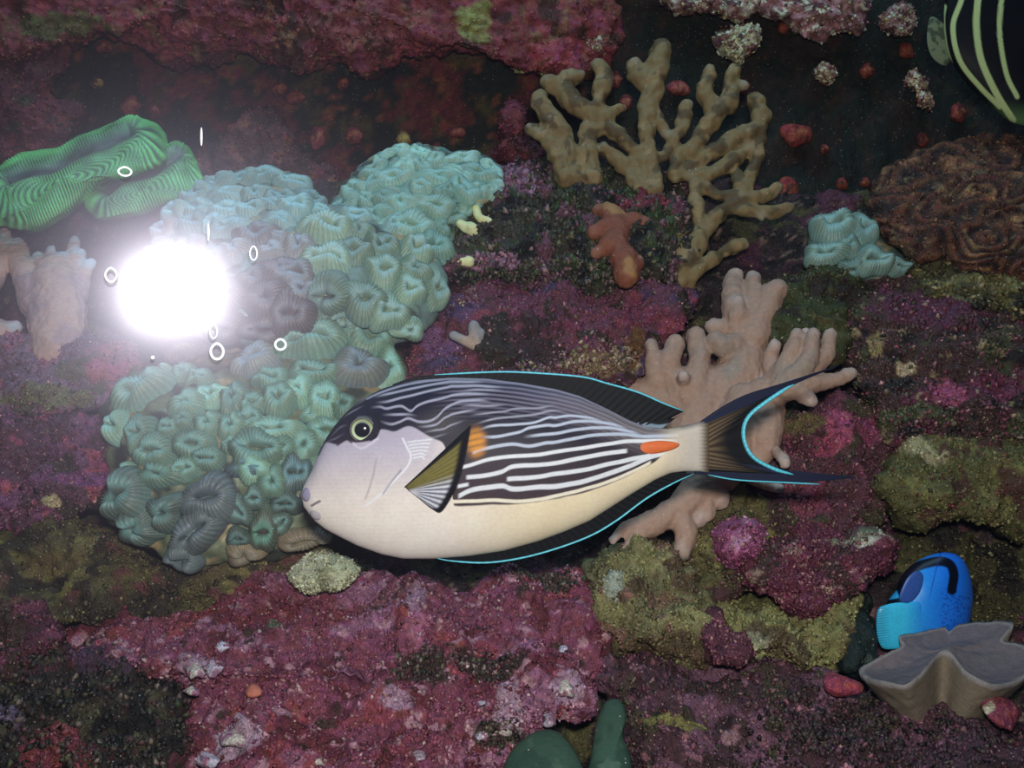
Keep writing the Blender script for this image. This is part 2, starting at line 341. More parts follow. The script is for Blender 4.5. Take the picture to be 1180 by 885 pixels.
rock('violet_slope_rock', [(-80, 470), (20, 478), (90, 470), (140, 495), (162, 520), (150, 552), (100, 590), (60, 612), (-80, 612)], 'purple rock slab with magenta streak left of the teal coral', off=-.01, T=.035, base=(88, 50, 66),
     mottles=[((110, 60, 92), 24, .1), ((66, 48, 40), 30, .2), ((150, 64, 90), 50, .42)], spots=[(132, 535, 30, 26, (134, 48, 76)), (90, 550, 46, 10, (118, 60, 110)), (58, 577, 12, 10, (165, 150, 110)), (70, 612, 16, 10, (130, 96, 90))], nod=dict(n=2400, s=.0022, pal=RED+TURF))
rock('lilac_rock', [(-60, 395), (30, 385), (90, 372), (150, 392), (160, 430), (130, 470), (60, 480), (-60, 482)], 'greyish lilac rock below the pale finger coral at left', off=0, T=.03, base=(112, 82, 100), mottles=[((140, 80, 100), 30, .1), ((88, 80, 60), 30, .3)], spots=[(120, 425, 26, 14, (150, 74, 96)), (70, 455, 60, 14, (104, 96, 62))], nod=dict(n=1400, s=.0022, pal=RED+TURF))
rock('gap_rock', [(190, 400), (240, 392), (290, 396), (282, 425), (250, 450), (205, 440)], 'brown rock gap between upper and lower teal corals', off=.004, T=.02, base=(104, 84, 84), mat=M_olive, mottles=[((140, 120, 96), 40, .2)])  # even grey brown base with paler mottling
rock('olive_boulder', [(676, 652), (735, 618), (795, 628), (812, 662), (826, 692), (834, 738), (806, 766), (745, 752), (716, 764), (694, 728), (680, 690)], 'yellow olive boulder right of the crimson rock', off=-.01, T=.045, base=(104, 97, 60),
     mottles=[((128, 122, 76), 28, .1), ((84, 66, 42), 30, .2), ((120, 84, 70), 45, .4)], spots=[(765, 690, 22, 14, (112, 76, 60), .7), (710, 680, 8, 16, (140, 146, 130)), (730, 640, 30, 14, (120, 114, 66), .8)], mat=M_olive, nod=dict(n=2600, s=.0021, pal=OLV, keep=.6))
rock('olive_slab', [(826, 700), (850, 680), (900, 694), (950, 702), (988, 690), (984, 730), (972, 770), (925, 776), (880, 756), (840, 752)], 'pale olive slab beneath the dark magenta plate rock', off=.0, T=.04, base=(122, 116, 66), mottles=[((150, 146, 88), 28, .1), ((86, 72, 44), 30, .25)],
     spots=[(868, 742, 20, 18, (150, 146, 116), .7)], mat=M_olive, nod=dict(n=1800, s=.0021, pal=OLV, keep=.6))
rock('brown_wedge_rock', [(792, 600), (850, 566), (905, 590), (890, 640), (850, 680), (818, 690), (798, 640)], 'brownish green wedge rock behind the olive boulder', off=.0, T=.035, base=(84, 76, 42), mottles=[((110, 100, 52), 30, .15), ((70, 44, 42), 30, .2)], mat=M_olive, nod=dict(n=1500, s=.0021, pal=OLV+TURF))
rock('small_maroon_rock', [(805, 720), (822, 706), (842, 724), (862, 752), (852, 768), (822, 770), (808, 752)], 'small maroon knob between olive boulder and olive slab', off=-.035, T=.025, base=(92, 44, 58), mottles=[((130, 74, 80), 50, .2)], nod=dict(n=500, s=.002, pal=RED))
rock('plum_foreground_rock', [(690, 772), (740, 752), (800, 770), (860, 758), (940, 776), (1000, 800), (1080, 822), (1180, 836), (1260, 850), (1260, 1000), (690, 1000), (730, 890), (715, 830)], 'wide plum coloured rock along the bottom right', off=-.01, T=.035, base=(80, 46, 56), center=(960, 880),
     mottles=[((112, 70, 90), 20, .15), ((62, 38, 40), 24, .12), ((70, 58, 40), 40, .3), ((150, 96, 110), 90, .5)],
     spots=[(790, 838, 56, 11, (132, 126, 62)), (960, 850, 60, 26, (52, 38, 36), .8), (1110, 870, 80, 26, (60, 36, 48), .8), (825, 783, 14, 5, (30, 26, 20)), (840, 845, 12, 8, (150, 110, 120))],
     nod=[dict(n=7000, s=.0024, pal=RED+TURF+[(90, 50, 80)], keep=.4), dict(n=3000, s=.0034, pal=[(50, 36, 36), (80, 66, 60), (34, 26, 26), (100, 60, 80)], at=[(1010, 850, 160, 50)], keep=.2)], step=2.2)
rock('magenta_plate_rock', [(850, 650), (880, 622), (930, 606), (1000, 612), (1022, 628), (1012, 662), (975, 696), (925, 702), (882, 688), (856, 672)], 'dark magenta plate rock overhanging the olive slab', off=-.025, T=.03, base=(92, 36, 54), mottles=[((118, 50, 72), 30, .15), ((66, 40, 40), 30, .2), ((140, 110, 100), 90, .45)],
     spots=[(985, 617, 32, 6, (120, 124, 100)), (1000, 622, 16, 5, (180, 176, 160))], nod=dict(n=2200, s=.0023, pal=RED+[(120, 90, 80)]))
rock('tail_side_rock', [(880, 520), (915, 480), (975, 462), (1020, 480), (1034, 520), (1018, 590), (985, 622), (930, 625), (880, 612), (858, 560)], 'mottled maroon rock behind the tail of the striped fish', off=0, T=.03, base=(80, 42, 50), mottles=[((66, 56, 38), 30, .08), ((104, 50, 66), 30, .25)],
     spots=[(968, 503, 20, 24, (156, 66, 98)), (950, 515, 14, 14, (130, 50, 76)), (1003, 495, 22, 18, (118, 44, 74)), (930, 575, 26, 30, (116, 48, 68), .8), (905, 540, 30, 14, (84, 50, 62)), (925, 490, 22, 12, (98, 84, 48))], nod=dict(n=2600, s=.0023, pal=RED+TURF))
rock('pink_rock', [(830, 628), (838, 608), (858, 600), (876, 608), (876, 632), (862, 648), (842, 652)], 'round bright pink knob between olive and magenta rocks', off=-.04, T=.02, base=(146, 66, 108), mottles=[((180, 120, 150), 40, .2), ((110, 40, 70), 40, .3)], nod=dict(n=500, s=.002, pal=RED))
rock('mossy_boulder', [(1018, 545), (1060, 515), (1120, 508), (1200, 512), (1260, 560), (1210, 602), (1120, 606), (1050, 600), (1020, 580)], 'moss green boulder at the right edge above the blue fish', off=-.02, T=.04, base=(82, 78, 38), mottles=[((100, 93, 46), 26, .15), ((72, 44, 32), 30, .2)],
     spots=[(1060, 522, 34, 7, (160, 150, 110), .8)], mat=M_olive, nod=dict(n=2200, s=.0023, pal=OLV+[(130, 60, 50)]))
rock('dark_olive_ledge', [(1010, 612), (1060, 604), (1120, 610), (1260, 600), (1260, 735), (1180, 735), (1120, 720), (1060, 690), (1020, 680), (1000, 650)], 'dark olive ledge rock behind the blue fish', off=.05, T=.03, base=(60, 56, 28), mottles=[((84, 80, 38), 30, .2), ((30, 26, 20), 30, .1)], mat=M_olive, nod=dict(n=2200, s=.0023, pal=[(90, 86, 44), (60, 50, 30), (150, 140, 90)]))
rock('dark_turf_boulder', [(968, 345), (1010, 322), (1080, 326), (1150, 350), (1260, 350), (1260, 520), (1120, 524), (1040, 520), (1005, 478), (980, 420)], 'large dark reddish turf boulder right of the pink finger coral', off=-.005, T=.045, base=(66, 44, 42), mottles=[((84, 38, 54), 22, .1), ((62, 60, 36), 26, .2), ((36, 28, 26), 34, .2), ((130, 110, 80), 70, .5)],
     spots=[(1070, 352, 70, 26, (84, 40, 62)), (1045, 420, 14, 9, (165, 145, 110)), (1092, 453, 24, 19, (140, 60, 92)), (1150, 440, 40, 20, (92, 38, 60)), (1060, 478, 40, 10, (70, 72, 48)), (1010, 395, 10, 16, (150, 130, 80), .7)],
     mat=M_rubble, nod=dict(n=6000, s=.0028, pal=TURF+RED+[(70, 72, 40)], keep=.4))
rock('dark_green_boulder', [(886, 350), (900, 320), (940, 308), (986, 316), (998, 352), (988, 396), (945, 422), (905, 412), (884, 382)], 'smooth dark green boulder behind the pink finger coral', off=-.01, T=.04, base=(50, 54, 22), mottles=[((70, 66, 30), 30, .2), ((40, 30, 20), 30, .2)], mat=M_olive,
     nod=[dict(n=600, s=.002, pal=OLV+TURF), dict(n=500, s=.003, pal=[(110, 100, 70), (60, 50, 30)], at=[(940, 316, 50, 12)])])
rock('purple_saddle_rock', [(462, 425), (482, 385), (512, 335), (565, 312), (640, 318), (700, 325), (770, 318), (808, 345), (775, 395), (730, 440), (620, 480), (480, 470)], 'purple saddle shaped rock above the back of the striped fish', off=-.01, T=.045, base=(92, 46, 62), mottles=[((72, 50, 80), 20, .12), ((118, 50, 70), 26, .2), ((52, 38, 30), 30, .2)],
     spots=[(600, 395, 55, 38, (42, 32, 28), .85), (600, 345, 30, 20, (98, 44, 66)), (710, 365, 55, 18, (104, 42, 60)), (700, 420, 45, 14, (122, 102, 66), .7), (735, 400, 16, 20, (96, 62, 32)), (530, 355, 20, 20, (60, 54, 96), .6), (505, 395, 24, 18, (110, 66, 104))],  # first spot paints the shade of a hollow into the colour
     nod=[dict(n=3600, s=.0023, pal=RED+TURF), dict(n=900, s=.003, pal=[(170, 150, 120), (120, 110, 70), (140, 90, 100)], at=[(700, 410, 60, 14), (640, 425, 60, 10), (538, 340, 10, 10)], keep=.1)])
rock('algae_mound', [(502, 305), (530, 250), (560, 215), (590, 194), (650, 192), (720, 200), (790, 208), (806, 250), (796, 305), (750, 330), (640, 334), (560, 328), (520, 322)], 'dark bushy algae mound of green and pink tufts in the middle', cat='mound', off=-.015, T=.05, base=(52, 48, 36), mottles=[((48, 60, 30), 30, .1), ((90, 52, 66), 34, .2), ((24, 22, 20), 40, .15)],
     spots=[(598, 208, 24, 16, (116, 80, 100)), (565, 300, 30, 10, (124, 78, 92)), (745, 232, 40, 12, (104, 34, 48)), (668, 206, 40, 12, (46, 62, 26))], mat=M_rubble, disp=((.010, 36), (.006, 90), (.004, 200)),
     nod=[dict(n=4200, s=.0042, pal=[(70, 62, 40), (52, 66, 34), (110, 70, 84), (36, 32, 28), (96, 90, 60), (130, 100, 96)], keep=.25), dict(n=500, s=.005, pal=[(134, 96, 118), (110, 72, 92)], at=[(600, 206, 24, 14), (570, 302, 30, 10)], keep=0)])
rock('yellow_green_rubble', [(1050, 300), (1100, 292), (1180, 296), (1260, 300), (1260, 372), (1180, 366), (1110, 356), (1065, 335)], 'yellow green rubble under the brown ruffled coral', off=-.02, T=.03, base=(66, 62, 36), mottles=[((96, 90, 50), 40, .15), ((36, 34, 24), 40, .2)], mat=M_rubble, nod=dict(n=1700, s=.0040, pal=[(96, 92, 54), (60, 60, 34), (170, 150, 100), (50, 40, 30)]))
rock('cream_rock', [(330, 664), (345, 646), (370, 637), (398, 646), (412, 662), (400, 681), (366, 683), (342, 679)], 'small cream coloured rock below the fish mouth', off=-.045, T=.014, base=(178, 176, 140), mottles=[((140, 136, 100), 50, .15), ((205, 205, 175), 60, .3)], mat=M_olive, nod=dict(n=500, s=.0018, pal=[(190, 190, 150), (150, 145, 110)]))
# growth on the back wall
rock('crimson_overhang', [(-80, -90), (300, -100), (730, -90), (708, -10), (722, 40), (690, 84), (640, 92), (600, 72), (560, 56), (480, 62), (430, 92), (388, 70), (346, 88), (300, 62), (240, 72), (190, 70), (150, 46), (100, 42), (60, 58), (-80, 66)], 'dark crimson encrusted overhang across the upper left back wall', cat='rock', d=1.165, T=.06, base=(104, 38, 42), center=(320, -20), step=2.6,
     mottles=[((122, 46, 52), 16, .1), ((64, 32, 26), 20, .15), ((110, 70, 48), 40, .35)], spots=[(70, 28, 60, 16, (74, 74, 26), .8), (545, 22, 24, 24, (116, 112, 54)), (650, 60, 36, 22, (130, 48, 62)), (420, 25, 60, 30, (120, 60, 60), .6)], mat=M_wallrock, k=.8,
     nod=dict(n=5200, s=.0036, pal=[(130, 52, 52), (90, 34, 36), (110, 66, 50), (150, 90, 70), (80, 30, 34)]), disp=((.010, 22), (.006, 60), (.003, 160)))
rock('maroon_wall_crust', [(-80, 62), (30, 66), (76, 50), (80, 74), (60, 105), (96, 128), (88, 160), (60, 185), (10, 205), (-80, 215)], 'maroon crust on the back wall at far left above the green coral', d=1.165, T=.05, k=.6, base=(80, 28, 32), mottles=[((104, 36, 40), 24, .1), ((60, 52, 26), 30, .3)], mat=M_wallrock, nod=dict(n=1500, s=.0034, pal=[(120, 44, 46), (80, 30, 34), (90, 80, 40)]))
rock('rust_wall_crust', [(215, 205), (250, 165), (290, 130), (312, 122), (335, 145), (345, 175), (370, 185), (395, 200), (380, 235), (300, 260), (230, 250)], 'rusty red crust on the back wall behind the large teal coral', d=1.18, T=.03, k=.6, base=(86, 46, 42), mottles=[((66, 40, 34), 30, .1), ((120, 60, 50), 40, .3)], mat=M_wallrock, nod=dict(n=1000, s=.0034, pal=[(130, 60, 50), (90, 40, 34)]))
rock('red_wall_sponge', [(572, 165), (576, 130), (592, 120), (604, 130), (606, 155), (625, 175), (620, 190), (580, 190), (560, 180)], 'dark red lumpy sponge on the wall left of the tan branching coral', cat='sponge', d=1.17, T=.05, k=.6, base=(104, 34, 42), mottles=[((70, 24, 28), 30, .15)], mat=M_wallrock, nod=dict(n=500, s=.003, pal=[(130, 44, 54), (90, 30, 36)]))
for (ol, lb, c) in (([(752, -20), (800, -25), (845, -20), (876, -5), (872, 14), (850, 22), (815, 12), (775, 14)], 'pale pink crust clump at the top edge above the tan coral', (136, 110, 96)),
                ([(828, 40), (845, 30), (872, 28), (878, 42), (864, 60), (850, 76), (838, 66), (826, 54)], 'cream and yellow crust clump hanging right above the tan coral tips', (150, 142, 104)),
                ([(872, -20), (930, -25), (995, -15), (1000, 18), (992, 40), (972, 34), (950, 46), (925, 42), (900, 22), (880, 20)], 'long dusty pink crust clump at the top edge right of centre', (134, 88, 90)),
                ([(1018, 18), (1030, 6), (1048, 6), (1056, 20), (1050, 36), (1034, 40), (1020, 34)], 'round pinkish crust clump near the striped black fish', (128, 98, 90)),
                ([(940, 82), (950, 74), (962, 82), (958, 92), (944, 92)], 'tiny cream crust tuft hanging in the dark, right of centre', (160, 140, 110)),
                ([(1044, 92), (1052, 84), (1064, 92), (1070, 112), (1072, 126), (1062, 118), (1054, 106)], 'tiny pink and cream tuft left of the striped black fish', (150, 120, 92)),
                ([(585, 40), (596, 36), (610, 42), (618, 62), (614, 80), (600, 84), (590, 76), (584, 58)], 'yellow green ring sponge on the crimson overhang', (146, 148, 84)),
                ([(622, 76), (636, 74), (648, 84), (640, 94), (626, 88)], 'small yellow sponge beside the yellow green ring sponge', (140, 132, 60)),
                ([(668, 32), (684, 30), (698, 50), (694, 66), (680, 62), (672, 52)], 'grey pink crust on right end of the crimson overhang', (120, 92, 80))):
    rock('crust_clump', ol, lb, cat='crust', d=1.17, T=.03, base=c, mottles=[((100, 60, 50), 60, .1), ((70, 40, 44), 50, .25), ((205, 195, 140), 110, .3)], mat=M_wallrock, k=.9, disp=((.006, 60), (.004, 130)), nod=dict(n=420, s=.0034, pal=[c, (170, 160, 110), (110, 60, 66)], keep=.3))
spots_w = [(365, 158, 10, 14), (408, 156, 11, 10), (322, 102, 9, 8), (340, 112, 10, 9), (465, 161, 9, 9), (528, 152, 10, 7), (150, 122, 12, 11), (178, 128, 7, 9), (300, 152, 16, 22), (270, 150, 12, 8), (395, 95, 8, 8), (112, 95, 8, 7), (120, 55, 10, 8),
           (650, 100, 8, 8), (710, 92, 8, 10), (722, 118, 8, 8), (782, 102, 14, 9), (856, 100, 8, 10), (908, 219, 13, 16), (930, 235, 8, 8), (970, 212, 7, 8), (997, 211, 6, 6), (920, 155, 20, 14), (950, 172, 6, 6), (1063, 162, 7, 9), (1105, 130, 10, 11), (1045, 58, 9, 10), (998, 81, 9, 9), (905, 250, 8, 6), (944, 240, 6, 6), (903, 32, 7, 7), (912, 262, 6, 9)]
BUT = {1: 'round dull red sponge button just right of the stalked one, between the teal corals', 2: 'left of two touching small red sponge buttons above the large teal coral', 3: 'right of two touching small red sponge buttons above the large teal coral', 5: 'small red sponge button above the right part of the rear teal dome', 6: 'red sponge button directly above the middle of the green coral', 7: 'narrow red sponge button above the right end of the green coral', 8: 'tallest dull red sponge patch, on the rusty crust above the large teal coral', 9: 'dim red sponge button just left of the tallest red patch', 10: 'red sponge button just beneath the crimson overhang, above the stalked sponge', 11: 'yellowish brown sponge button high above the green coral', 12: 'red sponge button at upper left against lower edge of crimson overhang', 13: 'small red sponge button below the yellow ring sponge, by the leftmost tan tips', 14: 'red sponge button seen between the tall left tips of the tan coral', 15: 'red sponge button lower between left and middle tan coral branches', 16: 'red sponge button between middle and right tan coral branches', 17: 'orange sponge button touching the upper right tips of the tan coral', 19: 'small orange button below right of the largest orange red one', 20: 'orange button above the grey teal coral, left of an equal pair', 21: 'orange button above the grey teal coral, right of an equal pair', 23: 'tiny orange button at the right end of the wide rusty patch', 24: 'orange button above the brown ruffled coral, left of the larger one', 26: 'orange button beside the tail of the striped black fish', 27: 'orange button alone in the dark below the long dusty pink crust', 28: 'tiny orange button below the right tips of the tan coral, the upper of two', 29: 'tiny orange button just above the left top of the grey teal coral', 30: 'small orange button under the left end of the long dusty pink crust', 31: 'tiny orange button below the right tips of the tan coral, the lower of two', 18: 'largest orange red sponge button, at right tips of the tan coral', 22: 'wide rusty sponge patch right of the tan coral', 25: 'orange sponge button just below left of the striped black fish', 0: 'stalked red sponge above gap between the teal corals', 4: 'yellowish sponge button above the rear teal coral dome'}
for i, (x, y, rx, ry) in enumerate(spots_w):
    nrr = np.random.default_rng(i); ol = [(x+rx*(1+.12*nrr.normal())*math.cos(a), y+ry*(1+.12*nrr.normal())*math.sin(a)) for a in np.linspace(0, 6.283, 11)[:-1]]
    c = (150, 56, 40) if x > 850 else (132, 54, 48)
    if i in (4, 11): c = (150, 120, 60)
    lb, g = BUT[i], ('orange sponge buttons on the right back wall' if x > 850 else 'red sponge buttons on the left back wall')
    rock('sponge_button', ol, lb, cat='sponge', d=1.185, T=.012, prof=2.0, base=c, mottles=[((90, 34, 30), 80, .2)], mat=M_wallrock, group=g, k=.6 if x > 850 else .8, disp=((.0012, 90), (.001, 200), (.0006, 500)), step=1.8)
# pale flecks on the crimson rock
fl = [(470, 697, 7, 11), (485, 727, 9, 8), (652, 795, 10, 10), (557, 815, 9, 9), (592, 806, 8, 12), (582, 838, 10, 10), (556, 848, 8, 8), (295, 826, 9, 11), (270, 852, 15, 11), (255, 746, 9, 6), (247, 768, 9, 13), (226, 774, 12, 9), (455, 802, 13, 8), (485, 873, 11, 9), (365, 875, 8, 6), (240, 876, 11, 10), (632, 828, 8, 8), (220, 796, 9, 5), (650, 748, 6, 5)]
FLK = {0: 'bright white fleck nearest below the fish belly on crimson rock', 1: 'pale fleck just below the bright one nearest the fish belly', 2: 'white fleck near the right end of the crimson rock', 3: 'pale fleck at lower middle of the crimson rock, left of a white cluster', 4: 'upper fleck of the white cluster at lower middle of the crimson rock', 5: 'lower fleck of the white cluster at lower middle of the crimson rock', 6: 'pale fleck at bottom of the crimson rock, above the rounded green disc', 7: 'bluish white sliver on the left part of the crimson rock', 8: 'largest pale lilac crust patch on lower left of the crimson rock', 9: 'small topmost pale fleck on the left part of the crimson rock', 10: 'pale oblong fleck under the topmost left one', 11: 'flat lilac fleck beside the oblong one, at the edge of the dark rubble', 12: 'flat pale fleck in the middle of the crimson rock below the dark hollow', 13: 'pale fleck at the bottom edge of the photo, centre left', 14: 'small pale fleck at the bottom edge between the lilac patch and the centre', 15: 'pale crust at bottom left corner of the crimson rock, under the lilac patch', 16: 'small pale fleck between the white right end fleck and the white cluster', 17: 'thin pale fleck on the crimson edge against the dark rubble', 18: 'tiny pale fleck above the white fleck near the right end'}
for i, (x, y, rx, ry) in enumerate(fl):
    nrr = np.random.default_rng(40+i); ol = [(x+rx*(1+.3*nrr.normal())*math.cos(a), y+ry*(1+.25*nrr.normal())*math.sin(a)) for a in np.linspace(0, 6.283, 9)[:-1]]
    c = [(205, 195, 215), (190, 170, 190), (205, 190, 180)][i % 3]
    lb = FLK[i]
    rock('pale_crust', ol, lb, cat='crust', off=-.042, T=.0045, base=c, mottles=[((170, 110, 140), 140, .1)], mat=M_rock, group='pale crust patches on the crimson rock', disp=((.002, 90), (.002, 250), (.0012, 600)), step=1.3)
rock('orange_crust', [(283, 797), (290, 788), (300, 792), (302, 800), (294, 804), (285, 803)], 'small orange crust button on left part of crimson rock', cat='crust', off=-.046, T=.005, base=(205, 110, 84), mat=M_leather, step=1.6, disp=((.001, 200),))
rock('red_shard', [(950, 780), (958, 776), (975, 784), (992, 790), (990, 798), (965, 800), (951, 794)], 'pink red shard left of the grey cup coral', cat='shard', off=-.05, T=.008, base=(168, 56, 78), mottles=[((205, 120, 130), 60, .3)], step=1.6)
rock('pink_white_crust', [(1128, 812), (1145, 805), (1165, 810), (1178, 825), (1165, 845), (1140, 832)], 'pink crust with white edge below the grey cup coral', cat='crust', off=-.05, T=.012, base=(150, 56, 78), spots=[(1136, 816, 10, 8, (215, 205, 170))], step=1.6)
for ol, lb in (([(578, 905), (584, 875), (600, 853), (622, 841), (642, 843), (658, 858), (670, 880), (676, 910), (640, 960), (600, 950)], 'rounded flat dark green disc at bottom edge, left of its neighbour'),
               ([(676, 905), (681, 870), (686, 838), (697, 810), (714, 806), (722, 824), (718, 848), (727, 874), (726, 910), (710, 950), (690, 945)], 'upright narrow dark green disc at the bottom edge')):
    rock('green_disc_coral', ol, lb, cat='coral', off=-.06, T=.010, base=(62, 98, 82), mottles=[((50, 84, 70), 40, .1), ((80, 112, 96), 60, .3)], mat=M_leather, disp=((.001, 40), (.0006, 200)), step=2)

# ------------------------------------------------------------------ polyp corals
def polyp_mesh(rx, ry, d, seed, tint, valley, crest, h=.55):
    r = np.random.default_rng(seed); n, m = 108, 17; th = np.linspace(0, 2*np.pi, n, endpoint=False)
    kinds = r.integers(0, 3); a2, a3, a5 = r.uniform(.0, .12), r.uniform(.07, .18), r.uniform(.03, .09); f2, f3, f5 = r.uniform(0, 6.28, 3)
    Rr = 1+a2*np.cos(2*th+f2)+a3*np.cos(3*th+f3)+a5*np.cos(5*th+f5)
    t = np.r_[np.linspace(.0, 1, m-4)**.9, [1.0, .95, .82, .6]]; t[0] = .02
    zt = np.interp(t[:m-4], [0, .05, .12, .25, .45, .65, .82, .94, 1], [.50, .58, .86, 1, 1, .88, .62, .30, .0]); z = np.r_[zt, [-.25, -.6, -.9, -1.1]]
    Nn = int(np.clip((rx+ry)*1.05, 20, 34)); rx *= 1.16; ry *= 1.16; 
    rad = t[:, None]*Rr[None]
    mod = np.interp(t, [0, .1, .3, .9, 1], [0, .2, 1, 1, .6])[:, None]
    w = np.cos(Nn*th+3*np.sin(2*th+f2))[None]
    sl = .0 if r.random() < .35 else r.uniform(.2, .45); px = rx*(rad*(1-sl)+sl*np.clip(rad*0+1, 0, 1)*(1-.0*rad))*np.cos(th)*(1+.018*w*mod); py = ry*rad*np.sin(th)*(1+.018*w*mod)
    bend = r.uniform(-.35, .35)
    sc = d/FPX; X = px*sc; Y = py*sc+bend*(px/rx)**2*ry*sc*.6; H = h*min(rx, ry)*sc*1.25
    Z = H*(z[:, None]*(1+.22*np.cos(2*th+f3)[None]+.20*np.cos(3*th+f2)[None]+.10*np.cos(5*th+f5)[None]))+.045*H*w*mod*1.3
    G = np.stack([X, Y, Z], -1)
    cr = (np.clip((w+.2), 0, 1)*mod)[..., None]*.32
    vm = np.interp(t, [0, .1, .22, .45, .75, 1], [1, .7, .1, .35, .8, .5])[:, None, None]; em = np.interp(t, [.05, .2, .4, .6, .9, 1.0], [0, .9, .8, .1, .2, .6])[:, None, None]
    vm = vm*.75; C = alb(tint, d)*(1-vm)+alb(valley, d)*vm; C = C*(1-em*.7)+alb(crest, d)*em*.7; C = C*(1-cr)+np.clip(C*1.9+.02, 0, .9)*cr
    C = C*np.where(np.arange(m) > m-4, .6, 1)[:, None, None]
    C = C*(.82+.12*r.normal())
    V = np.vstack([G.reshape(-1, 3), G[0].mean(0)[None]]); Cv = np.vstack([C.reshape(-1, 3), C[0].mean(0)[None]])
    j = np.arange(n); F3 = np.stack([np.full(n, len(V)-1), j, (j+1) % n], -1)
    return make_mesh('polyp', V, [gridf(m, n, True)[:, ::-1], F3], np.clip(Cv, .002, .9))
def colony(name, outline, label, polyps, off, T, base, tintfn, center=None, seed=0, fill=None, prof=2.0, h=.55):
    B = spline(outline, 200); c = B.mean(0) if center is None else np.array(center, float)
    org = P(c[0], c[1], float(D(c[1])+off)-T*.5); root = empty(name, org, label, 'coral')
    root['_o'] = [float(v) for v in org]
    rock('coral_skeleton', outline, None, off=off, T=T, base=base, mottles=[((150, 130, 90), 50, .25), ((60, 66, 56), 40, .2)], mat=M_polyp, parent=root, prof=prof, center=tuple(c), disp=((.004, 45), (.002, 120)), step=3)
    ang = np.arctan2(B[:, 1]-c[1], B[:, 0]-c[0]); rad = np.linalg.norm(B-c, axis=1); o_ = np.argsort(ang); ang, rad = ang[o_], rad[o_]
    def dep(x, y):
        R = np.interp(np.arctan2(y-c[1], x-c[0]), ang, rad, period=2*np.pi); r = min(np.hypot(x-c[0], y-c[1])/R, .985)
        return float(D(y)+off)-T*(1-r**prof)**(1/prof)
    pl = list(polyps)
    if fill:
        rr = random.Random(seed); (n, r0, r1) = fill; tries = 0
        while n > 0 and tries < 6000:
            tries += 1; x = rr.uniform(B[:, 0].min(), B[:, 0].max()); y = rr.uniform(B[:, 1].min(), B[:, 1].max())
            R = np.interp(np.arctan2(y-c[1], x-c[0]), ang, rad, period=2*np.pi)
            if np.hypot(x-c[0], y-c[1]) > R*.93: continue
            q = rr.uniform(r0, r1)
            if any(np.hypot(x-p[0], (y-p[1])*1.15) < (q+min(p[2], p[3]))*.74 for p in pl): continue
            pl.append((x, y, q*rr.uniform(1., 1.45), q*rr.uniform(.75, 1.0), rr.uniform(-60, 60))); n -= 1
    for i, p in enumerate(pl):
        x, y, rx, ry = p[:4]; rot = p[4] if len(p) > 4 else 0; colr = p[5] if len(p) > 5 else tintfn(x, y, i)
        dd = dep(x, y); e = 4
        nx = (dep(x+e, y)-dep(x-e, y))/(2*e*dd/FPX); ny = (dep(x, y+e)-dep(x, y-e))/(2*e*dd/FPX)
        nrm = Vector((-max(-1.3, min(1.3, nx))*-.75*-1, -1, max(-1.3, min(1.3, ny))*-.75*-1)) ; nrm = Vector((nx*-1*-.7, -1, -ny*.7)) if False else Vector((max(-1.2, min(1.2, nx))*.7, -1, -max(-1.2, min(1.2, ny))*.7))
        nrm.normalize()
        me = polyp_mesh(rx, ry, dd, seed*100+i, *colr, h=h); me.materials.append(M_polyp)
        o = bpy.data.objects.new('polyp', me); COL.objects.link(o); o.parent = root
        zc = nrm; xc = Vector((1, 0, 0)); xc = (xc-zc*xc.dot(zc)).normalized(); yc = zc.cross(xc)
        rt = Matrix((xc, yc, zc)).transposed().to_4x4() @ Matrix.Rotation(math.radians(-rot), 4, 'Z')
        ps = P(x, y, dd-.003); o.matrix_local = Matrix.Translation(Vector(ps-org)) @ rt
    return root
TE = (118, 168, 156); TB = (122, 172, 180)
def tB(x, y, i):
    rr = random.Random(i*7+1); v = rr.uniform(.88, 1.08)
    if y < 265: t, va, cr = (116, 168, 182), (122, 140, 110), (132, 190, 206)
    elif x < 365: t, va, cr = (128, 140, 140), (116, 96, 84), (140, 158, 180)
    else: t, va, cr = (118, 154, 140), (112, 124, 84), (138, 178, 178)
    return tuple(a*v for a in t), va, cr
def tC(x, y, i):
    rr = random.Random(i*5+2); v = rr.uniform(.88, 1.1)
    if y > 560: t, va, cr = (90, 122, 114), (96, 90, 72), (118, 166, 162)
    else: t, va, cr = (112, 158, 138), (112, 124, 90), (130, 186, 178)
    return tuple(a*v for a in t), va, cr
PUR = ((98, 88, 86), (104, 132, 134), (108, 130, 138)); PU2 = ((112, 116, 118), (124, 128, 106), (124, 150, 168))
DK = ((104, 90, 84), (84, 66, 58), (120, 122, 134)); BR = ((124, 106, 84), (150, 130, 100), (140, 140, 120))
colony('rear_trumpet_coral', [(380, 250), (396, 215), (425, 185), (470, 168), (520, 174), (560, 180), (590, 205), (588, 230), (560, 235), (530, 250), (525, 290), (508, 320), (470, 300), (420, 290), (385, 275)], 'pale teal dome coral at back, left of the algae mound',
       [(396, 238, 20, 14), (432, 250, 24, 16), (476, 262, 24, 18, 10), (500, 285, 20, 20), (462, 235, 20, 15), (500, 238, 22, 15), (505, 205, 24, 13), (550, 200, 24, 12), (455, 205, 22, 13)], -.02, .05, (96, 130, 120), lambda x, y, i: ((112+6*(i % 3), 164, 154), (116, 140, 108), (126, 182, 176)), seed=3, fill=(34, 11, 15), center=(480, 235), h=.42)
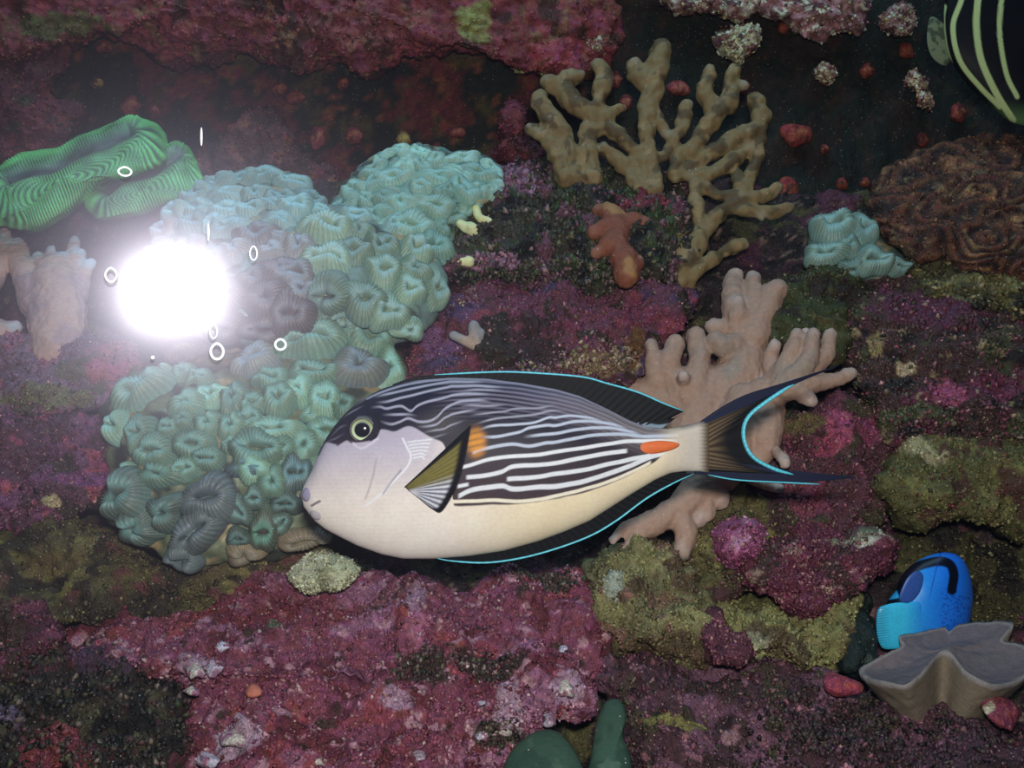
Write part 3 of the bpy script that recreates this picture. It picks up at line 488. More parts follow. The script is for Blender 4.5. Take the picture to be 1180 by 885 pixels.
Bp = [(376, 268, 28, 25), (407, 292, 20, 19), (377, 302, 27, 21), (440, 286, 16, 22, -30), (441, 315, 20, 21), (479, 290, 19, 19), (477, 313, 20, 16), (472, 336, 18, 18), (501, 334, 14, 26), (381, 341, 26, 22), (420, 348, 23, 24), (448, 361, 21, 20), (471, 379, 17, 13), (345, 286, 17, 18), (338, 318, 22, 19), (336, 362, 24, 26, 0, DK), (340, 241, 20, 16),
      (306, 204, 24, 12), (280, 207, 18, 11), (251, 213, 20, 13), (338, 214, 20, 13), (227, 227, 19, 14), (261, 226, 22, 11), (294, 224, 18, 11), (322, 229, 18, 11), (357, 231, 17, 13), (204, 245, 17, 14), (231, 243, 18, 12), (261, 244, 22, 12), (288, 242, 16, 12), (312, 238, 15, 11), (192, 267, 16, 15), (221, 260, 18, 13), (267, 263, 24, 13), (296, 272, 25, 16), (249, 258, 14, 12), (322, 256, 18, 13), (314, 291, 18, 13), (326, 313, 28, 17, 10, ((124, 112, 106), (98, 80, 70), (140, 150, 176))), (347, 335, 22, 17), (292, 322, 18, 15), (308, 346, 30, 21, 0, DK), (220, 286, 21, 15), (184, 292, 17, 15), (204, 315, 22, 18), (244, 305, 22, 18), (262, 340, 24, 20, 0, DK), (215, 350, 24, 20), (176, 345, 19, 18), (172, 318, 16, 18), (270, 290, 18, 14), (302, 378, 28, 16, 0, DK), (258, 376, 24, 18, 0, DK), (410, 250, 18, 12), (455, 262, 12, 14)]
colony('large_trumpet_coral', [(166, 300), (180, 262), (215, 222), (260, 200), (305, 195), (345, 206), (372, 232), (410, 240), (450, 252), (485, 275), (512, 310), (510, 350), (485, 385), (450, 392), (400, 375), (340, 395), (270, 395), (200, 378), (160, 350)], 'largest pale blue teal folded coral mound, upper left behind the glare', Bp, -.045, .06, (96, 120, 112), tB, seed=1, fill=(10, 12, 15), center=(335, 300))
Cp = [(296, 419, 27, 20, -25, PU2), (358, 398, 40, 22, -12), (396, 384, 22, 17), (424, 393, 25, 19, 20), (412, 428, 27, 25, 0, PU2), (448, 426, 16, 27), (362, 431, 28, 15), (344, 451, 15, 19), (373, 461, 16, 25), (394, 467, 14, 15), (312, 439, 19, 15), (323, 461, 19, 20), (294, 467, 15, 14), (271, 461, 17, 22), (268, 493, 16, 18), (289, 484, 13, 18), (316, 496, 32, 15), (298, 518, 31, 23), (285, 539, 20, 14, 0, ((90, 124, 130), (90, 100, 90), (108, 160, 176))), (321, 521, 18, 20), (375, 497, 19, 17), (350, 513, 17, 21), (340, 546, 17, 24, 0, ((96, 120, 116), (80, 76, 66), (110, 160, 170))), (166, 451, 33, 22, -28), (135, 492, 15, 18), (162, 500, 15, 21), (213, 433, 14, 15), (231, 438, 15, 13), (196, 495, 13, 13), (217, 469, 21, 18), (245, 457, 19, 14), (213, 486, 17, 13), (181, 521, 23, 19), (224, 513, 23, 17), (241, 490, 17, 15), (240, 530, 18, 14),
      (148, 574, 30, 25, -35), (163, 606, 26, 21), (193, 590, 19, 21), (186, 548, 27, 15), (216, 541, 15, 14), (243, 574, 30, 25, -10, PUR), (228, 612, 33, 21, -35, PUR), (212, 641, 19, 17, 0, PUR), (294, 541, 20, 16), (315, 556, 17, 18), (329, 580, 18, 13), (294, 574, 13, 13), (304, 611, 15, 24, 0, ((96, 120, 100), (96, 66, 48), (122, 190, 168))), (282, 635, 19, 15, 0, BR), (350, 620, 26, 13, 0, BR), (382, 600, 16, 14, 0, BR), (395, 520, 16, 18), (372, 540, 16, 20), (362, 572, 14, 14, 0, BR)]
colony('front_trumpet_coral', [(118, 500), (126, 455), (165, 425), (215, 418), (265, 405), (300, 392), (345, 372), (390, 362), (430, 375), (462, 410), (466, 450), (430, 500), (400, 560), (385, 610), (350, 632), (290, 645), (215, 655), (150, 620), (122, 590), (128, 540)], 'teal ribbed coral colony in front, beside the face of the striped fish', Cp, -.035, .045, (104, 112, 84), tC, seed=2, fill=(10, 11, 14), center=(280, 510), h=.6)
colony('small_trumpet_coral', [(930, 290), (940, 252), (975, 244), (1005, 250), (1018, 280), (1048, 300), (1040, 318), (1000, 326), (950, 308)], 'small grey teal folded coral on the right beside the brown coral',
       [(960, 264, 25, 20), (952, 294, 23, 15), (994, 266, 15, 22), (1006, 302, 19, 17), (1034, 308, 13, 11), (983, 310, 16, 11), (978, 286, 14, 13)], -.01, .03, (80, 100, 90), lambda x, y, i: ((98, 134, 126), (92, 100, 84), (112, 150, 146)), seed=5)

# ------------------------------------------------------------------ green folded coral (two fleshy lobes)
def green_lobe(root, outline, dz, T, N, center, seed, axis):
    (ax, ay), (bx, by) = axis
    def coords(px, py):
        vx, vy = bx-ax, by-ay; L2 = vx*vx+vy*vy; t = np.clip(((px-ax)*vx+(py-ay)*vy)/L2, 0, 1)
        qx, qy = ax+t*vx, ay+t*vy; L = math.sqrt(L2); s = t*L+.75*np.arctan2((px-ax)*vx+(py-ay)*vy-t*L2, abs(1)+L*np.hypot(px-qx, py-qy))*30
        return s, np.hypot(px-qx, py-qy)
    def ridge(px, py, rr, th):
        s, q = coords(px, py); return (.0007*np.cos(2*np.pi*s/3.5+.5*np.sin(q/6))*sstep(3, 12, q)-.005*np.exp(-(q/8)**2)+.002*np.sin(s/13+q/9))*(rr < 1)
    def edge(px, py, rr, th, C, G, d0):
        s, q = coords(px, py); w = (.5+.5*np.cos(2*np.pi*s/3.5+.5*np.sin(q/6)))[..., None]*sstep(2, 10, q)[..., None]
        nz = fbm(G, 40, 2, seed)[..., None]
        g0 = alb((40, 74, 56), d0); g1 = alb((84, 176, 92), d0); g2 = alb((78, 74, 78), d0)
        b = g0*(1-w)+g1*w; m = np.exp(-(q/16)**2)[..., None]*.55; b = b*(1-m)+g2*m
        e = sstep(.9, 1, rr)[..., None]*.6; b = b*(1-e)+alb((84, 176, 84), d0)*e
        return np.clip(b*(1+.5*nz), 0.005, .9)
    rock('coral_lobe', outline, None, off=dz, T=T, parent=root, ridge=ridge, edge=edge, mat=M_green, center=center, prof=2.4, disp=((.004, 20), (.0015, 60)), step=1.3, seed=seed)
g0 = P(100, 205, .93); groot = empty('folded_green_coral', g0, 'bright green finely ridged folded coral at upper left', 'coral'); groot['_o'] = [float(v) for v in g0]
green_lobe(groot, [(-40, 262), (-45, 205), (0, 196), (30, 178), (70, 168), (110, 150), (140, 138), (172, 140), (192, 155), (190, 185), (160, 200), (120, 210), (92, 238), (66, 258), (30, 265), (0, 262)], -.05, .04, 0, (75, 212), 3, ((10, 205), (150, 152)))
green_lobe(groot, [(98, 236), (110, 215), (145, 200), (180, 180), (200, 163), (216, 168), (232, 195), (238, 215), (215, 232), (180, 240), (150, 252), (115, 255)], -.045, .03, 0, (165, 222), 6, ((125, 216), (205, 176)))

# ------------------------------------------------------------------ finger and branching corals (fused tapered limbs)
def limbs(name, chains, label, cat, depthfn, mat, base, tipcol, voxel=.0014, parent=None, disp=((.0012, 90), (.0006, 260)), k=1.12, group=None, mott=(), smooth=4, tip_r=10, flat=1.0):
    Vs, Fs, off, tips = [], [], 0, []
    for ch in chains:
        pts = np.array([(*p, 0)[:4] if len(p) == 3 else p for p in ch], float)      # x, y, r, dz
        if len(pts) == 1: pts = np.vstack([pts, pts+[.5, .5, 0, 0]])
        q = spline(pts, max(4, int(np.linalg.norm(np.diff(pts[:, :2], axis=0), axis=1).sum()/2.5)), False) if len(pts) > 2 else np.linspace(pts[0], pts[1], max(3, int(np.linalg.norm(pts[1, :2]-pts[0, :2])/3)))
        dep = np.array([depthfn(x, y) for x, y in q[:, :2]])+q[:, 3]*.001; c = P(q[:, 0], q[:, 1], dep); r = np.maximum(q[:, 2], 1.5)*dep/FPX
        tg = np.gradient(c, axis=0); tg /= np.linalg.norm(tg, axis=1)[:, None]+1e-9
        # hemispherical end caps
        cs, rs, ts = [], [], []
        for a in (1.0, .92, .7, .35): cs.append(c[0]-tg[0]*r[0]*a); rs.append(r[0]*math.sqrt(max(1-a*a, .002))); ts.append(tg[0])
        for i in range(len(c)): cs.append(c[i]); rs.append(r[i]); ts.append(tg[i])
        for a in (.35, .7, .92, 1.0): cs.append(c[-1]+tg[-1]*r[-1]*a); rs.append(r[-1]*math.sqrt(max(1-a*a, .002))); ts.append(tg[-1])
        cs, rs, ts = map(np.array, (cs, rs, ts)); n = 14; th = np.linspace(0, 2*np.pi, n, endpoint=False)
        up = np.array([0, 1., 0]); u = np.cross(ts, up); u /= np.linalg.norm(u, axis=1)[:, None]+1e-9; w = np.cross(ts, u)
        G = cs[:, None]+rs[:, None, None]*(np.cos(th)[None, :, None]*u[:, None]+flat*np.sin(th)[None, :, None]*w[:, None])
        m = len(cs); V = np.vstack([G.reshape(-1, 3), cs[:1], cs[-1:]]); j = np.arange(n)
        Vs.append(V); Fs += [list(map(int, f+off)) for f in gridf(m, n, True)]
        Fs += [[int(off+m*n), int(off+(a+1) % n), int(off+a)] for a in j]+[[int(off+m*n+1), int(off+(m-1)*n+a), int(off+(m-1)*n+(a+1) % n)] for a in j]
        off += len(V); tips.append(c[-1])
    me = bpy.data.meshes.new('tmp'); me.from_pydata(np.vstack(Vs).tolist(), [], Fs); ob = bpy.data.objects.new('tmp', me); COL.objects.link(ob)
    md = ob.modifiers.new('r', 'REMESH'); md.mode = 'VOXEL'; md.voxel_size = voxel
    sm = ob.modifiers.new('s', 'SMOOTH'); sm.iterations = smooth; sm.factor = .6
    dg = bpy.context.evaluated_depsgraph_get(); ev = ob.evaluated_get(dg); m2 = bpy.data.meshes.new_from_object(ev)
    n = len(m2.vertices); V = np.empty(n*3, np.float32); m2.vertices.foreach_get('co', V); V = V.reshape(-1, 3).astype(float)
    Nn = np.empty(n*3, np.float32); m2.vertices.foreach_get('normal', Nn); Nn = Nn.reshape(-1, 3)
    lv = np.empty(len(m2.loops), np.int32); m2.loops.foreach_get('vertex_index', lv)
    lt = np.empty(len(m2.polygons), np.int32); m2.polygons.foreach_get('loop_total', lt)
    ls = np.r_[0, np.cumsum(lt)[:-1]]
    faces = []
    for kk in (3, 4):
        s = ls[lt == kk]
        if len(s): faces.append(lv[s[:, None]+np.arange(kk)])
    bpy.data.objects.remove(ob); bpy.data.meshes.remove(m2); bpy.data.meshes.remove(me)
    for a, f in disp: V = V+Nn*(a*pn(V, f, 3))[:, None]
    d0 = V[:, 1].mean(); tp = np.array(tips); dist = np.min(np.stack([np.linalg.norm(V-t, axis=1) for t in tp]), 0)
    tm = (1-sstep(.003, tip_r*.001, dist))[:, None]
    C = alb(base, d0, k)*(1-tm)+alb(tipcol, d0, k)*tm
    for (mc, f, th) in mott:
        mm = sstep(th, th+.2, fbm(V, f, 3, 5))[:, None]; C = C*(1-mm)+alb(mc, d0, k)*mm
    o = link(name, V, faces, mat, parent, np.clip(C, .003, .9)); 
    return tag(o, label, cat if parent is None else None, group)
limbs('pink_finger_coral', [
    [(800, 520, 36, 22), (810, 470, 38, 22), (848, 440, 32, 16), (860, 400, 26, 10), (858, 370, 22, 4)],
    [(852, 380, 20), (846, 350, 15, -6), (845, 328, 12), (847, 318, 10)], [(862, 385, 18), (868, 350, 12, -10), (868, 320, 9, -10)], [(868, 390, 20), (884, 355, 16), (889, 340, 15), (895, 334, 13)],
    [(850, 400, 16), (832, 398, 14, -8), (826, 392, 12, -10)], [(840, 380, 12), (822, 376, 10)], [(850, 365, 12, -14), (850, 348, 8, -18)],
    [(800, 470, 34, 16), (775, 435, 20, 4), (771, 418, 14, -4), (779, 396, 11, -8)], [(800, 450, 16), (806, 415, 13, 0), (802, 388, 12, 0)], [(756, 440, 14, 6), (753, 415, 10, -2), (750, 398, 8, -4)], [(790, 440, 10), (788, 434, 7, -22)],
    [(820, 500, 30, 22), (760, 462, 26, 22), (725, 452, 18, 20)], [(850, 480, 28, 14), (880, 460, 20, 8), (903, 430, 15), (913, 405, 11, -4), (918, 386, 9, -6)], [(893, 440, 12), (888, 415, 9, -6), (893, 398, 8, -8)],
    [(908, 440, 15), (930, 418, 11, -10), (938, 386, 8.5, -14)], [(925, 425, 10, 4), (930, 405, 8, 2), (929, 384, 7, 0)], [(925, 430, 12), (950, 412, 10, -2), (957, 386, 8.5, -4)], [(900, 450, 15), (940, 442, 11), (965, 437, 9), (980, 431, 8)],
    [(890, 425, 10), (886, 418, 8), (880, 440, 8)], [(920, 450, 12), (934, 462, 8)], [(880, 460, 26), (884, 500, 18), (876, 525, 15), (870, 538, 11)], [(860, 470, 30), (840, 520, 30), (820, 560, 24), (830, 576, 12)],
    [(895, 520, 6), (905, 533, 8, -4)], [(860, 540, 14), (880, 556, 9), (898, 563, 6)], [(820, 545, 26), (790, 580, 18), (765, 596, 16), (738, 612, 12), (726, 632, 9), (721, 642, 8)], [(775, 590, 14), (790, 612, 14), (785, 636, 11)], [(800, 570, 18), (815, 588, 11), (806, 598, 10)], [(750, 600, 12), (720, 610, 8), (706, 622, 5)]],
    'large pinkish tan finger coral behind the tail of the striped fish', 'coral', lambda x, y: float(D(y))-.028-.034*float(sstep(862, 915, x))-(.0 if y < 540 else .01), M_leather, (152, 120, 102), (168, 146, 136), mott=[((140, 120, 106), 16, .25)])
limbs('tan_branching_coral', [[(784, 330, 20, 10), (786, 310, 14), (805, 276, 10), (803, 240, 9), (801, 214, 8)], [(806, 274, 10), (836, 241, 9), (872, 228, 8), (895, 218, 9)], [(838, 241, 7), (866, 243, 7), (877, 252, 5)], [(862, 240, 6), (888, 244, 7), (906, 240, 8)],
    [(860, 228, 7), (851, 212, 6), (847, 194, 6)], [(858, 224, 7), (868, 196, 7), (873, 172, 8), (876, 146, 10), (872, 116, 11)], [(800, 212, 7), (826, 224, 7), (852, 228, 7)], [(792, 203, 7), (820, 200, 9), (845, 186, 9), (863, 170, 7)],
    [(780, 206, 7), (800, 190, 8), (825, 172, 9), (852, 158, 11), (872, 150, 10)], [(796, 178, 8), (805, 160, 10), (822, 134, 11), (814, 108, 11), (817, 82, 9)], [(822, 136, 9), (838, 122, 10), (842, 100, 10), (843, 84, 10)], [(842, 100, 8), (858, 98, 6)],
    [(774, 200, 7), (785, 178, 7), (806, 160, 8)], [(760, 185, 7), (776, 164, 8), (788, 138, 9), (792, 122, 8)], [(755, 220, 10), (752, 190, 9), (745, 148, 10), (750, 108, 13), (757, 82, 15), (761, 62, 14)], [(750, 104, 11), (736, 86, 11), (730, 72, 8)], [(756, 128, 6), (762, 142, 7), (768, 156, 6)],
    [(736, 215, 9), (724, 194, 9), (704, 178, 9), (696, 170, 7)], [(744, 210, 9), (735, 180, 8), (715, 160, 9), (698, 145, 10), (702, 130, 8), (714, 124, 8)], [(682, 205, 11), (678, 176, 10), (677, 150, 10)], [(668, 180, 7), (674, 170, 7)], [(652, 205, 12), (644, 180, 12), (634, 162, 12), (620, 154, 8)], [(632, 162, 8), (616, 150, 8), (611, 147, 7)],
    [(665, 205, 10), (656, 178, 11), (640, 146, 14), (626, 124, 12), (622, 114, 9)], [(690, 150, 9), (680, 134, 10), (655, 112, 14), (640, 100, 10), (631, 94, 8)], [(686, 135, 9), (692, 108, 11), (695, 90, 11), (688, 74, 9)], [(655, 112, 10), (652, 92, 11), (668, 88, 9)], [(776, 250, 7), (780, 270, 9), (785, 300, 11)], [(795, 318, 9), (820, 300, 7), (840, 288, 7), (856, 282, 9)], [(874, 118, 7), (880, 135, 8)]],
    'tall tan branching coral with knobbly tips, centre top', 'coral', lambda x, y: float(np.interp(y, [50, 200, 320], [.96, .925, .87])), M_leather, (124, 102, 60), (142, 128, 104), voxel=.0017, mott=[((88, 70, 40), 40, .12), ((140, 116, 74), 60, .35)], tip_r=9, disp=((.0034, 55), (.0018, 130)), k=.76)
limbs('pale_finger_coral', [[(66, 400, 30, 6), (66, 365, 34, 4), (62, 330, 30), (62, 312, 22)], [(42, 350, 20), (30, 318, 16), (20, 298, 12), (18, 284, 9)], [(24, 310, 13), (10, 285, 10), (5, 266, 7)], [(30, 318, 12), (26, 290, 8), (21, 278, 6)], [(50, 320, 14), (48, 306, 9, -4), (43, 294, 6, -6)], [(60, 318, 12), (58, 304, 8, -8), (58, 288, 6, -8)], [(68, 322, 12), (72, 306, 8, -6), (71, 294, 6, -6)], [(78, 330, 16), (82, 305, 11), (85, 286, 8), (86, 276, 6)], [(84, 340, 18), (96, 316, 10), (104, 304, 7)], [(88, 330, 10), (92, 304, 7), (93, 292, 6)], [(-20, 325, 22), (0, 300, 14), (2, 280, 9)], [(-20, 400, 30), (4, 385, 22), (16, 378, 10)]],
    'pale pinkish finger coral at the left edge beside the glare', 'coral', lambda x, y: float(D(y))-.02, M_leather, (166, 132, 120), (150, 166, 176), mott=[((150, 120, 120), 20, .2)], tip_r=14, flat=.8)
limbs('small_finger_coral', [[(566, 422, 9), (562, 410, 12), (550, 398, 8), (546, 376, 7)], [(552, 400, 7), (536, 393, 6), (522, 386, 5)], [(551, 396, 5), (555, 382, 4)], [(562, 412, 10), (572, 404, 7)]], 'little grey beige finger coral just above the back of the striped fish', 'coral', lambda x, y: .795, M_leather, (158, 136, 122), (128, 128, 132), voxel=.0011, disp=((.0006, 200),), tip_r=12)
limbs('orange_sponge', [[(700, 285, 14), (714, 268, 13), (705, 250, 14), (690, 242, 8)], [(705, 262, 14), (684, 268, 9)], [(714, 262, 12), (730, 256, 12), (744, 258, 9)], [(708, 280, 14), (722, 302, 15), (722, 318, 15)], [(716, 300, 14), (734, 305, 9), (736, 298, 6)], [(700, 285, 10), (686, 292, 7)], [(704, 250, 8), (700, 238, 7)]],
      'orange brown lobed sponge at the right side of the algae mound', 'sponge', lambda x, y: float(D(y))-.068, M_leather, (112, 58, 36), (128, 80, 62), mott=[((140, 98, 52), 22, .1)], voxel=.0014)
for ch, lb in (([[(526, 227, 6), (545, 225, 7), (558, 222, 6)]], 'pale yellow tube sponge poking out left of the algae mound, uppermost'), ([[(548, 240, 5), (552, 250, 5), (566, 256, 4)]], 'yellow curled sponge bit just under the yellow tube sponge'),
               ([[(531, 258, 6), (536, 262, 6)], [(540, 262, 7), (545, 265, 8)]], 'cream white double knob sponge at left of the algae mound'), ([[(530, 302, 5), (540, 301, 7)]], 'lowest cream knob sponge beside the teal coral')):
    limbs('yellow_sponge', ch, lb, 'sponge', lambda x, y: float(D(y))-.055, M_leather, (198, 192, 128), (200, 196, 140), voxel=.0011, disp=((.001, 150),))
# brown ruffled coral on the right
def ruf(px, py, rr, th):
    q = rr*13+1.6*np.sin(3*th+rr*5)+1.8*np.sin(px/15+2*np.sin(py/12))+1.2*np.sin(py/9+px/23); return (.0042*np.abs(np.sin(q))-.002)*(rr < .99)
def rufc(px, py, rr, th, C, G, d0):
    q = rr*13+1.6*np.sin(3*th+rr*5)+1.8*np.sin(px/15+2*np.sin(py/12))+1.2*np.sin(py/9+px/23); w = (np.abs(np.sin(q))**3)[..., None]; n = sstep(.1, .5, fbm(G, 60, 3, 7))[..., None]
    return C*(1-w*.7)+alb((104, 58, 34), d0)*w*.7*(1-n)+alb((150, 104, 60), d0)*w*.7*n
rock('brown_ruffled_coral', [(1003, 232), (1014, 200), (1050, 176), (1110, 162), (1180, 158), (1260, 175), (1270, 320), (1200, 330), (1130, 318), (1070, 300), (1020, 272)], 'large dark brown ruffled plate coral at the right edge', cat='coral', off=-.03, T=.05, base=(54, 32, 24), mottles=[((36, 24, 22), 30, .1), ((90, 70, 50), 80, .4)], ridge=ruf, edge=rufc, mat=M_rubble, disp=((.006, 30), (.003, 90)),
     spots=[(1140, 228, 9, 10, (150, 100, 44))], nod=dict(n=1600, s=.0024, pal=[(90, 50, 34), (54, 34, 28), (130, 90, 56)]), step=2)
rock('dark_clam', [(964, 764), (966, 722), (976, 694), (994, 688), (1006, 700), (1008, 742), (1002, 768), (982, 778)], 'dark green veined lump between olive slab and the blue fish', cat='sponge', off=.0, T=.025, base=(22, 36, 34), mottles=[((60, 76, 66), 60, .38)], mat=M_olive)
# cup coral
def cup():
    rim = [(990, 772, .645), (1014, 757, .655), (1040, 742, .665), (1036, 733, .672), (1060, 728, .68), (1086, 722, .685), (1094, 727, .68), (1106, 719, .685), (1138, 716, .68), (1168, 718, .67), (1156, 736, .66), (1182, 744, .65), (1196, 760, .635), (1186, 776, .62), (1160, 788, .605), (1136, 786, .6), (1112, 772, .61), (1096, 752, .625), (1082, 751, .627), (1066, 770, .61), (1044, 788, .6), (1018, 786, .61), (1000, 782, .625)]
    R = spline(rim, 260); Rm = P(R[:, 0], R[:, 1], R[:, 2]); cb = P(1092, 744, .652); st = P(1090, 822, .64)
    ins, outs = [], []
    for t in np.linspace(0, 1, 26)[1:]:
        g = cb+(Rm-cb)*t; g[:, 2] -= .006*np.sin(np.pi*t); ins.append(g)
    for t in np.linspace(0, 1, 30)[1:]:
        foot = st+(Rm-Rm.mean(0))*np.array([.55, .45, .1]); g = (Rm+np.array([0, 0, -.0022]))*(1-t)+foot*t
        g[:, 2] += -.006*np.sin(np.pi*t)*0; outs.append(g)
    G = np.array(ins+outs); nI = len(ins)
    G[..., 2] += .0008*pn(G, 120, 3)+.0003*pn(G, 500, 5)
    V = np.vstack([G.reshape(-1, 3), cb[None], G[-1].mean(0)[None]]); n = len(R); m = len(G); j = np.arange(n)
    C = np.empty((m, n, 3)); C[:nI] = alb((112, 100, 104), .64); C[nI:] = alb((128, 114, 96), .64); C[nI-2:nI+1] = alb((136, 128, 126), .64)
    F3 = np.vstack([np.stack([np.full(n, m*n), j, (j+1) % n], -1), np.stack([np.full(n, m*n+1), (m-1)*n+(j+1) % n, (m-1)*n+j], -1)])
    o = link('cup_coral', V, [gridf(m, n, True)[:, ::-1], F3], crust('cup_flesh', .12, 200, 0, bump=.25, rough=.65, spec=.2), None, np.vstack([C.reshape(-1, 3), C[0, :1], C[-1, :1]]))
    tag(o, 'smooth grey brown ruffled cup coral at lower right in front of the blue fish', 'coral')
cup()

# ------------------------------------------------------------------ the striped surgeonfish
FD = .60
TOP = [(347, 570), (350, 560), (354, 552), (360, 541), (366, 524), (375, 506), (385, 491), (395, 479), (408, 467), (425, 456), (440, 448), (460, 442), (480, 438), (520, 435), (560, 436), (600, 441), (640, 448), (668, 456), (700, 471), (725, 484), (745, 492), (770, 494), (790, 490), (806, 486), (817, 484)]
BOT = [(347, 572), (350, 584), (356, 592), (362, 600), (375, 610), (392, 619), (412, 629), (440, 639), (465, 644), (500, 644), (540, 641), (580, 635), (620, 624), (650, 613), (680, 600), (705, 584), (730, 568), (755, 553), (773, 545), (790, 543), (806, 543), (817, 545)]
_fx = np.linspace(347, 817, 600)
def _sm(a, k=7): 
    p = np.pad(a, k, mode='edge'); w = np.hanning(2*k+1); w /= w.sum(); return np.convolve(p, w, 'valid')
_ft = np.interp(_fx, *zip(*TOP)); _fb = np.interp(_fx, *zip(*BOT)); a_, b_ = _sm(_ft), _sm(_fb); e_ = sstep(349, 362, _fx); _ft = _ft*(1-e_)+a_*e_; _fb = _fb*(1-e_)+b_*e_
def ftop(x): return np.interp(x, _fx, _ft)
def fbot(x): return np.interp(x, _fx, _fb)
_wf = spline([(a, b*4000) for a, b in zip([347, 349, 356, 366, 390, 430, 480, 560, 640, 700, 750, 790, 822], [.0, .003, .007, .010, .015, .020, .0235, .024, .021, .016, .010, .006, .0022])], 500, False)
_wx = np.linspace(347, 822, 700); _wy = np.interp(_wx, _wf[:, 0], _wf[:, 1]/4000); _w2 = _sm(_wy, 14); _e = sstep(352, 380, _wx); _wy = _wy*(1-_e)+_w2*_e
def fwid(x): return np.interp(x, _wx, _wy)
def fsurf(x, y):
    t, b = ftop(x), fbot(x); q = np.clip((y-(t+b)/2)/((b-t)/2+1e-6), -1, 1); return FD-fwid(x)*np.sqrt(1-q*q)
z1 = lambda L: [(340+x/4.917, 420+y/4.917) for x, y in L]
z2 = lambda L: [(500+x/4.917, 420+y/4.917) for x, y in L]
z3 = lambda L: [(640+x/4.917, 420+y/4.917) for x, y in L]
STR = [(z2([(100, 778), (330, 770), (480, 775), (600, 765)])+z3([(0, 745), (150, 710), (300, 665), (420, 615), (540, 555)]), 3.8),
       (z2([(140, 745), (220, 710), (380, 690), (450, 705), (600, 695)])+z3([(0, 690), (150, 665), (300, 620), (420, 575), (550, 520), (650, 495), (725, 460)]), 5.4),
       (z2([(415, 650), (600, 635)])+z3([(0, 620), (150, 600), (300, 565), (420, 540), (540, 515)]), 4.8), (z2([(135, 692), (195, 680)]), 4),
       (z2([(185, 640), (280, 630), (380, 610), (450, 580), (600, 568)])+z3([(0, 558), (150, 530), (280, 505), (405, 490)]), 4.6),
       (z2([(150, 585), (220, 565), (330, 535), (450, 520), (600, 510)])+z3([(0, 495), (150, 475), (300, 450), (420, 435), (560, 432), (690, 435)]), 4.0),
       (z2([(220, 500), (300, 475), (440, 452), (540, 462), (640, 445)])+z3([(0, 440), (150, 410), (300, 395), (400, 395), (500, 408), (600, 405), (700, 400)]), 3.5),
       (z2([(505, 412), (600, 400)])+z3([(0, 390), (150, 365), (280, 358), (400, 375), (500, 400)]), 3.2),
       (z2([(250, 410), (350, 408), (480, 385), (540, 360), (640, 345)])+z3([(0, 345), (100, 325), (200, 322), (300, 335), (420, 365)]), 3.0),
       (z2([(250, 375), (320, 350), (450, 340), (560, 330), (650, 300)])+z3([(0, 300), (80, 290), (180, 300), (280, 325)]), 2.6),
       (z2([(230, 340), (330, 310), (450, 295), (560, 285), (650, 265)])+z3([(0, 262), (60, 265)]), 2.2), (z2([(200, 290), (290, 277), (400, 265), (460, 250), (600, 245), (700, 225)]), 1.9),
       (z1([(475, 320), (540, 338), (590, 325), (640, 305), (700, 323), (760, 320), (805, 298), (845, 255), (870, 237)])+z2([(110, 224), (160, 207), (260, 204), (330, 212)]), 2.7), (z1([(490, 286), (560, 285), (640, 282), (695, 293)]), 2.5),
       (z1([(425, 246), (480, 240), (520, 250), (600, 235), (655, 262), (690, 236), (740, 215), (860, 184)])+z2([(110, 175), (200, 166), (330, 172)]), 2.6), (z1([(455, 216), (520, 211), (600, 190), (680, 172), (760, 150), (860, 130)])+z2([(110, 122), (250, 120), (400, 130)]), 2.5),
       (z1([(440, 187), (520, 168), (600, 150), (700, 128), (800, 110), (860, 101)])+z2([(110, 97), (300, 96)]), 2.4), (z1([(300, 262), (360, 224), (420, 188), (480, 160), (560, 133), (640, 113), (740, 94), (860, 80)])+z2([(110, 77)]), 2.3),
       (z1([(690, 352), (740, 350), (800, 338), (845, 303), (870, 291)])+z2([(110, 280), (180, 265), (260, 255)]), 2.3), (z1([(720, 388), (780, 376), (840, 366), (870, 350)])+z2([(110, 338), (180, 316)]), 2.1), (z1([(745, 415), (800, 410), (870, 388)]), 1.9), (z1([(230, 345), (270, 302), (330, 262), (390, 232)]), 1.8),
       (z2([(150, 150), (250, 143), (400, 150)]), 2.1), (z2([(140, 245), (200, 232), (300, 235), (420, 228)]), 2.1),
       (z1([(195, 420), (250, 360), (300, 340)]), 2.0), (z1([(170, 440), (230, 420), (280, 390)]), 1.6)]
BND = [(347, 540), (360, 534), (367, 519), (376, 510), (388, 512), (400, 507), (408, 510), (432, 506), (438, 495), (454, 497), (472, 491), (486, 498), (500, 506), (511, 512), (516, 530), (522, 575), (527, 583), (560, 582), (606, 580), (640, 575), (672, 568), (702, 558), (726, 547), (750, 535), (770, 520), (800, 505), (822, 500)]
